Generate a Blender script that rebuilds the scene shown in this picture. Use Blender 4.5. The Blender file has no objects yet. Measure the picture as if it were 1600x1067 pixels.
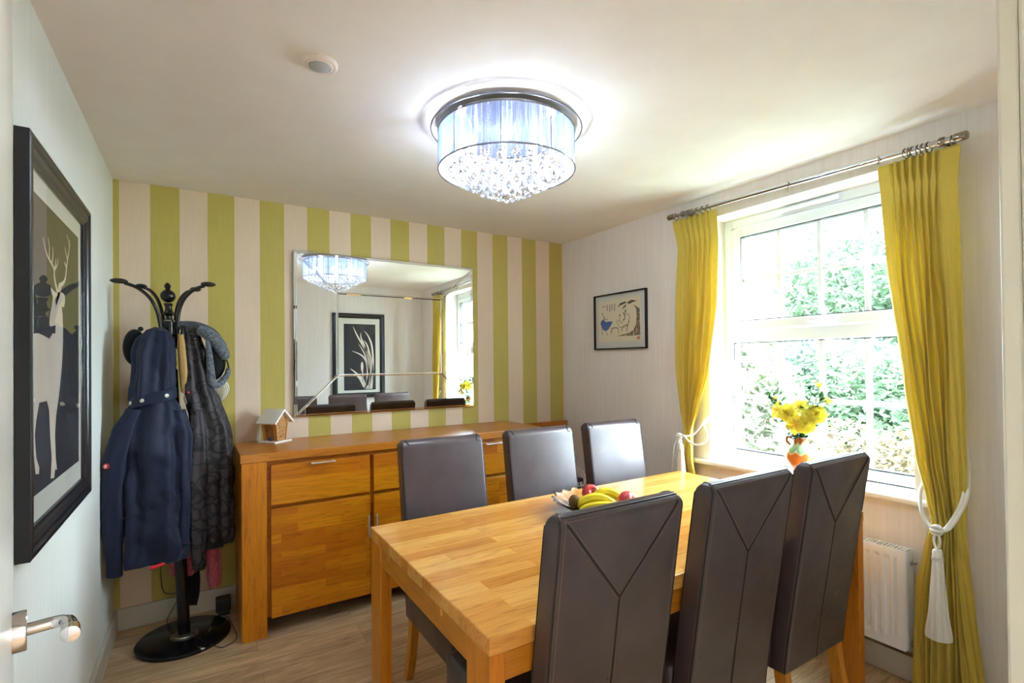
import bpy, bmesh, math, random
from mathutils import Vector, Matrix, noise as mnoise
random.seed(7)
PI = math.pi
C = bpy.context.scene
COL = C.collection
W, D, H = 3.016, 3.235, 2.4        # room: x 0..W, y -D..0, z 0..H

# ------------------------------------------------------------------ camera
cam_d = bpy.data.cameras.new('camera'); cam = bpy.data.objects.new('camera', cam_d); COL.objects.link(cam)
yaw, pitch, roll = 0.5582788, 0.0084644, -0.0095445
f = Vector((math.sin(yaw)*math.cos(pitch), math.cos(yaw)*math.cos(pitch), math.sin(pitch)))
r0 = Vector((math.cos(yaw), -math.sin(yaw), 0)); u0 = r0.cross(f)
rr = math.cos(roll)*r0 + math.sin(roll)*u0; uu = -math.sin(roll)*r0 + math.cos(roll)*u0
M = Matrix((rr, uu, -f)).transposed().to_4x4(); M.translation = Vector((0.38613, -3.39704, 1.40528))
cam.matrix_world = M
cam_d.sensor_width = 36.0; cam_d.lens = 36.0*787.137/1600
cam_d.shift_x = -2.428/1600; cam_d.shift_y = 25.058/1600
cam_d.clip_start = 0.01; cam_d.clip_end = 200
C.camera = cam

# ------------------------------------------------------------------ world, sun, exposure
wd = bpy.data.worlds.new('sky'); C.world = wd; wd.use_nodes = True
bg = wd.node_tree.nodes['Background']; bg.inputs[0].default_value = (0.70, 0.87, 1.0, 1); bg.inputs[1].default_value = 9.0
sl = bpy.data.lights.new('sun', 'SUN'); sun = bpy.data.objects.new('sun', sl); COL.objects.link(sun)
sl.energy = 8.5; sl.angle = 0.01; sl.color = (0.92, 0.96, 1.0)
sun.rotation_euler = Vector((-0.16, 0.80, -0.62)).to_track_quat('-Z', 'Y').to_euler()
sun.location = (0, 0, 8)
pl = bpy.data.lights.new('window_daylight', 'AREA'); po = bpy.data.objects.new('window_daylight', pl); COL.objects.link(po)
pl.shape = 'RECTANGLE'; pl.size = 1.0; pl.size_y = 1.4; pl.cycles.is_portal = True
po.location = (W+0.30, -1.96, 1.5); po.rotation_euler = (0, PI/2, 0); pl.size, pl.size_y = 1.5, 1.1
C.view_settings.view_transform = 'Standard'; C.view_settings.look = 'None'
C.view_settings.gamma = 1; C.view_settings.use_curve_mapping = False
C.view_settings.exposure = 2.95
C.cycles.use_denoising = True
C.cycles.max_bounces = 12; C.cycles.diffuse_bounces = 9; C.cycles.glossy_bounces = 5
C.cycles.transmission_bounces = 8; C.cycles.transparent_max_bounces = 12
C.cycles.caustics_reflective = False; C.cycles.caustics_refractive = False
C.cycles.sample_clamp_indirect = 8

# ------------------------------------------------------------------ materials
def lin(c):
    return tuple(((v/255)/12.92 if v/255 <= .04045 else ((v/255+.055)/1.055)**2.4) for v in c[:3]) + (1,)
class NT:
    def __init__(s, name):
        s.m = bpy.data.materials.new(name); s.m.use_nodes = True
        s.n = s.m.node_tree.nodes; s.l = s.m.node_tree.links; s.b = s.n['Principled BSDF']
    def node(s, t, **k):
        n = s.n.new(t)
        for a, v in k.items(): setattr(n, a, v)
        return n
    def set(s, n, **k):
        for a, v in k.items(): n.inputs[a.replace('_', ' ')].default_value = v
    def link(s, a, b): s.l.new(a, b)
    def coords(s, perm='xyz', scale=(1, 1, 1), rot=(0, 0, 0), loc=(0, 0, 0)):
        tc = s.node('ShaderNodeTexCoord'); out = tc.outputs['Object']
        if perm != 'xyz':
            sp = s.node('ShaderNodeSeparateXYZ'); cb = s.node('ShaderNodeCombineXYZ'); s.link(out, sp.inputs[0])
            for i, ch in enumerate(perm): s.link(sp.outputs['xyz'.index(ch)], cb.inputs[i])
            out = cb.outputs[0]
        mp = s.node('ShaderNodeMapping'); mp.inputs['Scale'].default_value = scale; mp.inputs['Rotation'].default_value = rot
        mp.inputs['Location'].default_value = loc
        s.link(out, mp.inputs[0]); return mp.outputs[0]
    def ramp(s, fac, stops):
        r = s.node('ShaderNodeValToRGB'); e = r.color_ramp.elements
        while len(e) < len(stops): e.new(.5)
        for q, (p, c) in zip(e, stops): q.position = p; q.color = lin(c) if max(c) > 1.001 else tuple(c)+(1,)
        s.link(fac, r.inputs[0]); return r.outputs[0]
    def mix(s, a, b, fac, mode='MIX'):
        m = s.node('ShaderNodeMix', data_type='RGBA', blend_type=mode)
        for v, i in ((fac, 0), (a, 6), (b, 7)):
            if hasattr(v, 'links'): s.link(v, m.inputs[i])
            else: m.inputs[i].default_value = v
        return m.outputs[2]
    def noise(s, vec, scale, detail=4, rough=.6, dist=0):
        n = s.node('ShaderNodeTexNoise'); s.set(n, Scale=scale, Detail=detail, Roughness=rough, Distortion=dist); s.link(vec, n.inputs['Vector']); return n.outputs['Fac']
    def bump(s, h, strength=.3, dist=.002):
        b = s.node('ShaderNodeBump'); s.set(b, Strength=strength, Distance=dist); s.link(h, b.inputs['Height']); s.link(b.outputs[0], s.b.inputs['Normal'])
def flat(name, col, rough=.5, metal=0., spec=.5, **k):
    t = NT(name); t.b.inputs['Base Color'].default_value = lin(col); t.b.inputs['Roughness'].default_value = rough
    t.b.inputs['Metallic'].default_value = metal; t.b.inputs['Specular IOR Level'].default_value = spec
    for a, v in k.items(): t.b.inputs[a.replace('_', ' ')].default_value = v
    return t.m
def paint(name, col, col2, rough=.85, streak=True, bump=.15):
    t = NT(name); v = t.coords('xyz', (26, 26, .8) if streak else (2, 2, 2))
    n = t.noise(v, 3, 3); c = t.ramp(n, [(.35, col), (.65, col2)])
    t.link(c, t.b.inputs['Base Color']); t.b.inputs['Roughness'].default_value = rough; t.b.inputs['Specular IOR Level'].default_value = .25
    t.bump(t.noise(t.coords('xyz', (1, 1, .25)), 300, 2), bump, .001); return t.m
def wood(name, perm, c1, c2, dark, bw=.36, rh=.045, rough=.32, stave=True, grain=1.0, spec=.5, off=.37):
    t = NT(name); v = t.coords(perm)
    if stave:
        b = t.node('ShaderNodeTexBrick'); b.offset = off; b.offset_frequency = 2; b.squash = 1.0
        t.set(b, Scale=1.0, Mortar_Size=.0, Bias=0.0, Brick_Width=bw, Row_Height=rh, Color1=(0, 0, 0, 1), Color2=(1, 1, 1, 1), Mortar=(.3, .3, .3, 1)); t.link(v, b.inputs['Vector'])
        rnd = b.outputs[0]
    else:
        rnd = t.noise(t.coords(perm, (.8, 6, 6)), 1.2, 1)
    base = t.mix(lin(c1), lin(c2), rnd)
    # grain: stretched noise, shifted per stave
    mp = t.node('ShaderNodeMapping'); mp.inputs['Scale'].default_value = (1.5, 17, 17)
    if stave:
        cb = t.node('ShaderNodeCombineXYZ'); mt = t.node('ShaderNodeMath', operation='MULTIPLY'); t.link(rnd, mt.inputs[0]); mt.inputs[1].default_value = 9
        t.link(mt.outputs[0], cb.inputs[2]); t.link(mt.outputs[0], cb.inputs[0]); t.link(cb.outputs[0], mp.inputs['Location'])
    t.link(v, mp.inputs[0])
    g = t.noise(mp.outputs[0], 2.0, 7, .66, 2.2)
    gr = t.ramp(g, [(.38, (1, 1, 1)), (.52, (.86, .86, .86)), (.68, (.35, .35, .35))])
    fine = t.noise(t.coords(perm, (9, 260, 260)), 2, 3)
    fr = t.ramp(fine, [(.35, (1, 1, 1)), (.7, (.72, .72, .72))])
    inv = t.node('ShaderNodeInvert'); t.link(gr, inv.inputs[1])
    m1 = t.mix(base, lin(dark), inv.outputs[0]) ; m2 = t.mix(m1, fr, .35*grain, 'MULTIPLY')
    t.link(m2, t.b.inputs['Base Color']); t.b.inputs['Roughness'].default_value = rough; t.b.inputs['Specular IOR Level'].default_value = spec
    t.bump(g, .12, .001); return t.m
def emit(name, col, s):
    t = NT(name); t.b.inputs['Base Color'].default_value = (0, 0, 0, 1); t.b.inputs['Emission Color'].default_value = tuple(col)+(1,); t.b.inputs['Emission Strength'].default_value = s; return t.m
def glass(name, ior=1.5, rough=0., col=(1, 1, 1)):
    t = NT(name); t.b.inputs['Base Color'].default_value = tuple(col)+(1,); t.b.inputs['Transmission Weight'].default_value = 1; t.b.inputs['IOR'].default_value = ior; t.b.inputs['Roughness'].default_value = rough; return t.m
def pane_mat(name, refl=.06, tint=(1, 1, 1), rough=0.0):
    t = NT(name); t.n.remove(t.b); o = t.n['Material Output']
    tr = t.node('ShaderNodeBsdfTransparent'); tr.inputs[0].default_value = tuple(tint)+(1,)
    gl = t.node('ShaderNodeBsdfGlossy'); gl.inputs['Roughness'].default_value = rough
    lw = t.node('ShaderNodeFresnel'); lw.inputs[0].default_value = 1.3+refl*2
    ge = t.node('ShaderNodeNewGeometry'); inv = t.node('ShaderNodeMath', operation='SUBTRACT'); inv.inputs[0].default_value = 1; t.link(ge.outputs['Backfacing'], inv.inputs[1])
    ml = t.node('ShaderNodeMath', operation='MULTIPLY'); t.link(lw.outputs[0], ml.inputs[0]); t.link(inv.outputs[0], ml.inputs[1])
    mx = t.node('ShaderNodeMixShader'); t.link(ml.outputs[0], mx.inputs[0]); t.link(tr.outputs[0], mx.inputs[1]); t.link(gl.outputs[0], mx.inputs[2]); t.link(mx.outputs[0], o.inputs[0]); return t.m

MW = paint('wall_paper_white', (224, 218, 211), (230, 225, 219))
MWL = paint('wall_paper_pale', (214, 218, 212), (220, 224, 217))
MCEIL = paint('ceiling_paint', (229, 223, 217), (232, 227, 221), streak=False)
MTRIM = flat('trim_gloss', (198, 195, 182), .3)
MUPVC = flat('white_plastic', (230, 238, 247), .25)
MSILL = flat('sill_gloss', (238, 236, 232), .25)
MDOOR = flat('door_gloss', (226, 228, 222), .18)
MCHROME = flat('chrome', (205, 206, 212), .09, 1.)
MSTEEL = flat('brushed_steel', (190, 190, 190), .28, 1.)
MPEWTER = flat('pewter', (150, 142, 130), .25, 1.)
MBLACK = flat('black_gloss', (16, 15, 15), .25)
MBLK2 = flat('black_plastic', (12, 12, 13), .5)
MWHITE = flat('white_card', (232, 230, 222), .8)
OAK1, OAK2, OAKD = (226, 166, 84), (206, 138, 60), (150, 86, 30)
MTT = wood('oak_tabletop', 'xyz', (236, 176, 90), (206, 134, 50), (156, 90, 30), .56, .062, .22)
SBO = ((220, 142, 14), (190, 104, 4), (128, 64, 2))
MSBX = wood('oak_side_x', 'xzy', *SBO, .22, .047, .34)
MSBG = wood('oak_grain_x', 'xzy', *SBO, .9, .2, .34)
MSBZ = wood('oak_grain_z', 'zxy', *SBO, stave=False, rough=.34)
MSBT = wood('oak_side_top', 'xyz', (200, 130, 44), (184, 110, 28), (130, 74, 14), .8, .09, .3)
MSBD = flat('oak_shadow_gap', (92, 44, 8), .6)
MTLEG = wood('oak_table_leg', 'zxy', (214, 136, 28), (198, 116, 16), (150, 78, 8), stave=False, rough=.35)
MTAPR = wood('oak_apron', 'yzx', (208, 140, 40), (186, 112, 20), (140, 76, 12), stave=False, rough=.35)
MTAPX = wood('oak_apron_long', 'xzy', (208, 140, 40), (186, 112, 20), (140, 76, 12), stave=False, rough=.35)
MCLEG = wood('oak_chair_leg', 'zxy', (214, 146, 48), (202, 130, 36), (160, 92, 20), stave=False, rough=.35)

def leather():
    t = NT('brown_leather'); v = t.coords()
    n = t.noise(v, 6, 4, .6); c = t.ramp(n, [(.3, (60, 49, 50)), (.7, (78, 65, 66))])
    t.link(c, t.b.inputs['Base Color'])
    r = t.ramp(t.noise(v, 9, 5, .6), [(.3, (.27, .27, .27)), (.72, (.44, .44, .44))]); t.link(r, t.b.inputs['Roughness'])
    t.b.inputs['Specular IOR Level'].default_value = .55
    t.b.inputs['Coat Weight'].default_value = .10; t.b.inputs['Coat Roughness'].default_value = .2
    t.bump(t.noise(v, 240, 2, .5), .18, .0008); return t.m
MLEA = leather()
MSEAM = flat('leather_seam', (22, 15, 14), .6)
MSTIT = flat('leather_stitch', (112, 92, 86), .6)

def wallpaper():
    t = NT('striped_wallpaper'); tc = t.node('ShaderNodeTexCoord'); sp = t.node('ShaderNodeSeparateXYZ'); t.link(tc.outputs['Object'], sp.inputs[0])
    P = 0.1352
    a = t.node('ShaderNodeMath', operation='ADD'); t.link(sp.outputs[0], a.inputs[0]); a.inputs[1].default_value = -0.026 + P*2
    b = t.node('ShaderNodeMath', operation='DIVIDE'); t.link(a.outputs[0], b.inputs[0]); b.inputs[1].default_value = 2*P
    c = t.node('ShaderNodeMath', operation='FRACT'); t.link(b.outputs[0], c.inputs[0])
    d = t.node('ShaderNodeMath', operation='GREATER_THAN'); t.link(c.outputs[0], d.inputs[0]); d.inputs[1].default_value = .5
    n = t.noise(t.coords('xyz', (120, 1, 2)), 3, 3)
    pink = t.ramp(n, [(.3, (212, 190, 164)), (.7, (222, 202, 180))]); ol = t.ramp(n, [(.3, (178, 162, 82)), (.7, (192, 176, 98))])
    t.link(t.mix(pink, ol, d.outputs[0]), t.b.inputs['Base Color']); t.b.inputs['Roughness'].default_value = .6; t.b.inputs['Specular IOR Level'].default_value = .3
    t.bump(t.noise(t.coords('xyz', (500, 1, 12)), 1.2, 2), .15, .001); return t.m
MPAPER = wallpaper()

def floor_mat():
    t = NT('wood_plank_vinyl'); v = t.coords()
    b = t.node('ShaderNodeTexBrick'); b.offset = .43; b.offset_frequency = 3
    t.set(b, Scale=1.0, Mortar_Size=.0008, Bias=0.0, Brick_Width=1.1, Row_Height=.105, Color1=(0, 0, 0, 1), Color2=(1, 1, 1, 1), Mortar=(0, 0, 0, 1)); t.link(v, b.inputs['Vector'])
    base = t.mix(lin((236, 204, 156)), lin((206, 178, 140)), b.outputs[0])
    mp = t.node('ShaderNodeMapping'); mp.inputs['Scale'].default_value = (1.3, 12, 12); cb = t.node('ShaderNodeCombineXYZ')
    mt = t.node('ShaderNodeMath', operation='MULTIPLY'); t.link(b.outputs[0], mt.inputs[0]); mt.inputs[1].default_value = 7
    t.link(mt.outputs[0], cb.inputs[0]); t.link(mt.outputs[0], cb.inputs[2]); t.link(cb.outputs[0], mp.inputs['Location']); t.link(v, mp.inputs[0])
    g = t.ramp(t.noise(mp.outputs[0], 2.4, 8, .65, 1.2), [(.34, (226, 200, 162)), (.5, (184, 154, 120)), (.66, (118, 94, 74))])
    m = t.mix(base, g, .6); fine = t.ramp(t.noise(t.coords('xyz', (6, 150, 1)), 2, 3), [(.3, (1, 1, 1)), (.75, (.72, .70, .68))])
    m = t.mix(m, fine, .6, 'MULTIPLY')
    gap = t.ramp(b.outputs['Fac'], [(0., (1, 1, 1)), (1., (.35, .3, .25))]); m = t.mix(m, gap, 1., 'MULTIPLY')
    t.link(m, t.b.inputs['Base Color']); t.b.inputs['Roughness'].default_value = .42; t.b.inputs['Specular IOR Level'].default_value = .4
    return t.m
MFLOOR = floor_mat()

def cloth(name, c1, c2, rough=.8, sheen=.2, transl=0, scale=400, perm='xyz', sc=(1, 1, .4)):
    t = NT(name); n = t.noise(t.coords(perm, sc), scale, 2); c = t.ramp(n, [(.3, c1), (.7, c2)]); t.link(c, t.b.inputs['Base Color'])
    t.b.inputs['Roughness'].default_value = rough; t.b.inputs['Sheen Weight'].default_value = sheen; t.b.inputs['Specular IOR Level'].default_value = .25
    t.bump(n, .12, .0008)
    if transl:
        tb = t.node('ShaderNodeBsdfTranslucent'); t.link(c, tb.inputs[0]); mx = t.node('ShaderNodeMixShader'); mx.inputs[0].default_value = transl
        t.link(t.b.outputs[0], mx.inputs[1]); t.link(tb.outputs[0], mx.inputs[2]); t.link(mx.outputs[0], t.n['Material Output'].inputs[0])
    return t.m
MCURT = cloth('mustard_satin', (216, 196, 84), (226, 207, 100), .5, .3, .32)
MCORD = cloth('white_cord', (226, 222, 210), (236, 234, 224), .75, .3, 0, 600)
MNAVY = cloth('navy_shell', (19, 26, 47), (25, 34, 58), .62, .1, 0, 500)
MPINKF = cloth('pink_fleece', (150, 62, 82), (190, 98, 116), .95, .3, 0, 90)
MRED = flat('red_lining', (214, 28, 40), .6)
MFLEECE = cloth('grey_fleece', (52, 58, 66), (118, 124, 132), .95, .2, 0, 110, sc=(1, 1, 1))
MBEIGE = cloth('tan_canvas', (170, 136, 80), (190, 156, 100), .8, .1, 0, 300)
MSTRAW = cloth('straw_weave', (206, 200, 176), (226, 222, 202), .8, 0, 0, 120)
MBLKC = cloth('black_cloth', (13, 13, 15), (22, 22, 25), .85, .1)
def quilt():
    t = NT('looped_pattern_softshell'); v = t.coords('xzy')
    # thin dark rings: cell distance bands from warped coordinates
    nz = t.node('ShaderNodeTexNoise'); t.set(nz, Scale=5.0, Detail=1.0); t.link(v, nz.inputs['Vector'])
    w = t.mix(v, nz.outputs['Color'], .06)
    masks = []
    for sc, off in ((11, 0), (14, 3), (12, 7)):
        mp = t.node('ShaderNodeMapping'); mp.inputs['Location'].default_value = (off, off, off); t.link(w, mp.inputs[0])
        vo = t.node('ShaderNodeTexVoronoi'); vo.feature = 'F1'; t.set(vo, Scale=float(sc)); t.link(mp.outputs[0], vo.inputs['Vector'])
        s = t.node('ShaderNodeMath', operation='SUBTRACT'); t.link(vo.outputs['Distance'], s.inputs[0]); s.inputs[1].default_value = .42
        a = t.node('ShaderNodeMath', operation='ABSOLUTE'); t.link(s.outputs[0], a.inputs[0])
        g = t.node('ShaderNodeMath', operation='LESS_THAN'); t.link(a.outputs[0], g.inputs[0]); g.inputs[1].default_value = .05
        masks.append(g.outputs[0])
    mx0_ = t.node('ShaderNodeMath', operation='MAXIMUM'); t.link(masks[0], mx0_.inputs[0]); t.link(masks[1], mx0_.inputs[1])
    mx = t.node('ShaderNodeMath', operation='MAXIMUM'); t.link(mx0_.outputs[0], mx.inputs[0]); t.link(masks[2], mx.inputs[1])
    t.link(t.mix(lin((50, 42, 47)), lin((9, 8, 10)), mx.outputs[0]), t.b.inputs['Base Color']); t.b.inputs['Roughness'].default_value = .6
    return t.m
MLOOP = quilt()
MREED = None
def speckle(name, stops, scale, rough=.7, vor=False):
    t = NT(name); v = t.coords()
    if vor:
        vo = t.node('ShaderNodeTexVoronoi'); t.set(vo, Scale=float(scale)); t.link(v, vo.inputs['Vector']); fac = vo.outputs['Distance']
    else: fac = t.noise(v, scale, 6, .75)
    t.link(t.ramp(fac, stops), t.b.inputs['Base Color']); t.b.inputs['Roughness'].default_value = rough; return t.m
MMARB = speckle('black_marble', [(.30, (14, 14, 16)), (.66, (20, 20, 22)), (.70, (190, 190, 190))], 14, .18)

# ------------------------------------------------------------------ mesh helpers
class MB:
    def __init__(s): s.v = []; s.f = []
    def add(s, vs, fs):
        o = len(s.v); s.v += [tuple(v) for v in vs]; s.f += [tuple(i+o for i in q) for q in fs]; return s
    def box(s, x0, x1, y0, y1, z0, z1):
        vs = [(x, y, z) for z in (z0, z1) for y in (y0, y1) for x in (x0, x1)]
        return s.add(vs, [(0, 2, 3, 1), (4, 5, 7, 6), (0, 1, 5, 4), (2, 6, 7, 3), (0, 4, 6, 2), (1, 3, 7, 5)])
    def obox(s, c, ax, ay, az, hx, hy, hz):
        c = Vector(c); ax, ay, az = [Vector(a).normalized() for a in (ax, ay, az)]
        vs = [c+ax*hx*i+ay*hy*j+az*hz*k for k in (-1, 1) for j in (-1, 1) for i in (-1, 1)]
        return s.add(vs, [(0, 2, 3, 1), (4, 5, 7, 6), (0, 1, 5, 4), (2, 6, 7, 3), (0, 4, 6, 2), (1, 3, 7, 5)])
    def loft(s, rings, closed=True, cap=True, cap2=None):
        n = len(rings[0]); vs = [p for q in rings for p in q]; fs = []
        for i in range(len(rings)-1):
            for j in range(n if closed else n-1):
                k = (j+1) % n; fs.append((i*n+j, i*n+k, (i+1)*n+k, (i+1)*n+j))
        if cap: fs.append(tuple(reversed(range(n))))
        if cap if cap2 is None else cap2: fs.append(tuple((len(rings)-1)*n+j for j in range(n)))
        return s.add(vs, fs)
    def lean(s, k):
        s.v = [(x-k*(z-.02), y, z) for x, y, z in s.v]; return s
    def tube(s, pts, r, n=8, cap=True):
        pts = [Vector(p) for p in pts]; rs = r if isinstance(r, (list, tuple)) else [r]*len(pts)
        d = (pts[1]-pts[0]).normalized(); up = Vector((0, 0, 1)) if abs(d.z) < .9 else Vector((1, 0, 0)); a = d.cross(up).normalized(); rings = []
        for i, p in enumerate(pts):
            t = (pts[min(i+1, len(pts)-1)]-pts[max(i-1, 0)])
            if t.length < 1e-9: t = d.copy()
            t.normalize(); a = a-t*a.dot(t)
            if a.length < 1e-6: a = t.orthogonal()
            a.normalize(); b = t.cross(a)
            rings.append([p+(a*math.cos(k*2*PI/n)+b*math.sin(k*2*PI/n))*rs[i] for k in range(n)])
        return s.loft(rings, True, cap)
    def lathe(s, c, prof, n=32, axis=(0, 0, 1), cap=True):
        c = Vector(c); ax = Vector(axis).normalized(); a = ax.orthogonal().normalized() if abs(ax.z) < .999 else Vector((1, 0, 0)); b = ax.cross(a)
        return s.loft([[c+ax*z+(a*math.cos(k*2*PI/n)+b*math.sin(k*2*PI/n))*max(r, 1e-5) for k in range(n)] for r, z in prof], True, cap)
    def sphere(s, c, r, n=16, m=10, sc=(1, 1, 1)):
        c = Vector(c); return s.loft([[c+Vector((r*sc[0]*math.sin(PI*i/m)*math.cos(k*2*PI/n), r*sc[1]*math.sin(PI*i/m)*math.sin(k*2*PI/n), -r*sc[2]*math.cos(PI*i/m))) for k in range(n)] for i in [.02]+list(range(1, m))+[m-.02]])
    def grid(s, fn, nu, nv, thick=0):
        vs = [fn(i/nu, j/nv) for j in range(nv+1) for i in range(nu+1)]
        return s.add(vs, [(j*(nu+1)+i, j*(nu+1)+i+1, (j+1)*(nu+1)+i+1, (j+1)*(nu+1)+i) for j in range(nv) for i in range(nu)])
    def poly(s, pts, n, t):
        """a flat shape of real thickness t along n"""
        n = Vector(n)*t; k = len(pts); return s.add([Vector(p) for p in pts]+[Vector(p)+n for p in pts], [tuple(range(k)), tuple(reversed(range(k, 2*k)))]+[(i, (i+1) % k, k+(i+1) % k, k+i) for i in range(k)])
    def obj(s, name, m=None, parent=None, smooth=False, bevel=0, seg=2, world=True, angle=40, solid=0, sub=0):
        org = Vector((0, 0, 0)); p = parent
        if world:
            while p is not None: org += p.location; p = p.parent
        me = bpy.data.meshes.new(name); me.from_pydata([tuple(Vector(v)-org) for v in s.v], [], s.f); me.update()
        bm = bmesh.new(); bm.from_mesh(me); bmesh.ops.remove_doubles(bm, verts=bm.verts, dist=1e-6); bmesh.ops.recalc_face_normals(bm, faces=bm.faces); bm.to_mesh(me); bm.free()
        if smooth: me.shade_smooth(); me.set_sharp_from_angle(angle=math.radians(angle))
        o = bpy.data.objects.new(name, me); COL.objects.link(o); o.parent = parent
        if m: me.materials.append(m)
        if solid: q = o.modifiers.new('solid', 'SOLIDIFY'); q.thickness = solid; q.offset = 0
        if bevel: q = o.modifiers.new('bevel', 'BEVEL'); q.width = bevel; q.segments = seg; q.limit_method = 'ANGLE'; q.angle_limit = math.radians(35); q.harden_normals = False
        if sub: q = o.modifiers.new('sub', 'SUBSURF'); q.levels = sub; q.render_levels = sub
        return o
def thing(name, label, cat, loc=(0, 0, 0), rz=0, group=None):
    o = bpy.data.objects.new(name, None); COL.objects.link(o); o.location = loc; o.rotation_euler = (0, 0, rz); o.empty_display_size = .05
    return tag(o, label, cat, group)
def tag(o, label, cat, group=None):
    o['label'] = label; o['category'] = cat
    if group: o['group'] = group
    return o
def struct(o): o['kind'] = 'structure'; return o
def place(o, base):
    """move a single-mesh thing's origin to its base"""
    b = Vector(base)-o.location; o.data.transform(Matrix.Translation(-b)); o.location = Vector(base); return o
def dup(root, loc, rz=0, label=None, group=None):
    r = root.copy(); COL.objects.link(r); r.location = loc; r.rotation_euler = (0, 0, rz)
    if label: r['label'] = label
    if group: r['group'] = group
    for ch in list(root.children):
        c = ch.copy(); COL.objects.link(c); c.parent = r
        for g in ch.children: d = g.copy(); COL.objects.link(d); d.parent = c
    return r
def smoothpath(pts, k=8):
    P = [Vector(p) for p in pts]; out = []
    for i in range(len(P)-1):
        a, b, c, d = P[max(i-1, 0)], P[i], P[i+1], P[min(i+2, len(P)-1)]
        for j in range(k):
            t = j/k; out.append(.5*((2*b)+(c-a)*t+(2*a-5*b+4*c-d)*t*t+(3*b-a-3*c+d)*t**3))
    out.append(P[-1]); return out

# ================================================================== SETTING
RY0, RY1, RZ0, RZ1 = -2.46, -1.43, .80, 2.262      # window reveal
struct(MB().box(-.1, W+.25, -4.9, .1, -.1, 0).obj('floor', MFLOOR))
struct(MB().box(-.1, W+.25, -4.9, .1, H, H+.1).obj('ceiling', MCEIL))
struct(MB().box(-.1, W+.25, 0, .12, 0, H).obj('wall_back', MPAPER))
struct(MB().box(-.1, 0, -4.9, 0, 0, H).obj('wall_left', MWL))
b = MB().box(W, W+.25, -4.9, RY0, 0, H).box(W, W+.25, RY1, 0, 0, H).box(W, W+.25, RY0, RY1, 0, RZ0-.03).box(W, W+.25, RY0, RY1, RZ1, H)
struct(b.obj('wall_right', MW))
b = MB().box(1.122, W, -D-.105, -D, 0, H).box(.306, 1.122, -D-.105, -D, 2.03, H).box(0, .306, -D-.105, -D, 0, H)
struct(b.obj('wall_front', MW))
struct(MB().box(0, W, -4.9, -4.8, 0, H).obj('wall_hall', MW))
BH = .115
struct(MB().box(0, W, -.018, 0, 0, BH).obj('baseboard_back', MTRIM, bevel=.004))
struct(MB().box(0, .018, -D, -.018, 0, BH).obj('baseboard_left', MTRIM, bevel=.004))
struct(MB().box(W-.018, W, -D, -.018, 0, BH).obj('baseboard_right', MTRIM, bevel=.004))
struct(MB().box(1.18, W-.018, -D, -D+.018, 0, BH).obj('baseboard_front', MTRIM, bevel=.004))
# door casing and leaf
b = MB().box(1.112, 1.18, -D, -D+.018, 0, 2.10).box(.25, 1.18, -D, -D+.018, 2.04, 2.10).box(.25, .318, -D, -D+.018, 0, 2.10)
b.box(1.108, 1.122, -D-.105, -D, 0, 2.03).box(.306, 1.122, -D-.105, -D, 2.018, 2.03).box(.306, .320, -D-.105, -D, 0, 2.018)
struct(b.obj('trim_1', MTRIM, bevel=.003))
dr = thing('door_1', '', 'door', (.33, -D+.02, 0)); del dr['label']; del dr['category']; struct(dr)
hd = Vector((.173-.33, -2.461+D-.02, 0)).normalized(); nd = Vector((hd.y, -hd.x, 0))
b = MB().obox(Vector((.33, -D+.02, 1.0))+hd*.388-nd*.018, hd, nd, (0, 0, 1), .382, .018, .985)
b.obj('door_panel', MDOOR, dr, bevel=.004)
hp = Vector((.33, -D+.02, 1.072))+hd*.702
b = MB().lathe(hp, [(.0245, -.001), (.0245, .012), (.0235, .0135)], 32, nd)
hr = b.obj('handle_rose', MCHROME, dr, True)
pth = smoothpath([hp+nd*.010, hp+nd*.025, hp+nd*.040, hp+nd*.050-hd*.006, hp+nd*.053-hd*.022, hp+nd*.053-hd*.040, hp+nd*.052-hd*.056], 6)
MB().tube(pth, [.0075]*(len(pth)-17)+[.0085]*8+[.0100]*8+[.005], 14).obj('handle_lever', MCHROME, hr, True, angle=60)

# hall behind the camera: unseen lamp added as fill for the room
hl = thing('hall_fill_lamp', 'added round opal fill lamp, unseen in the hall outside the doorway', 'ceiling light', (1.9, -4.1, H))
MB().lathe((1.9, -4.1, H), [(.16, 0), (.16, -.02), (.15, -.025)], 32).obj('lamp_base', MUPVC, hl, True)
MB().lathe((1.9, -4.1, H), [(.145, -.02), (.14, -.05), (.09, -.075), (.0, -.085)], 32).obj('diffuser', emit('hall_fill_glow', (.86, .92, 1.0), 50), hl, True)

# ------------------------------------------------------------------ window
FX = W+.165
wn = bpy.data.objects.new('window_1', None); COL.objects.link(wn); wn.location = (FX, -1.96, RZ0); struct(wn)
FY0, FY1 = -2.505, -1.425
TZ0, TZ1 = 1.512, 1.585      # transom
b = MB().box(FX, FX+.07, FY1-.055, FY1, RZ0, RZ1).box(FX, FX+.07, FY0, FY0+.055, RZ0, RZ1).box(FX, FX+.07, FY0+.055, FY1-.055, RZ1-.055, RZ1).box(FX, FX+.07, FY0+.055, FY1-.055, RZ0, RZ0+.055).box(FX, FX+.07, FY0+.055, FY1-.055, TZ0, TZ1)
b.obj('window_frame', MUPVC, wn, bevel=.006)
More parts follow.
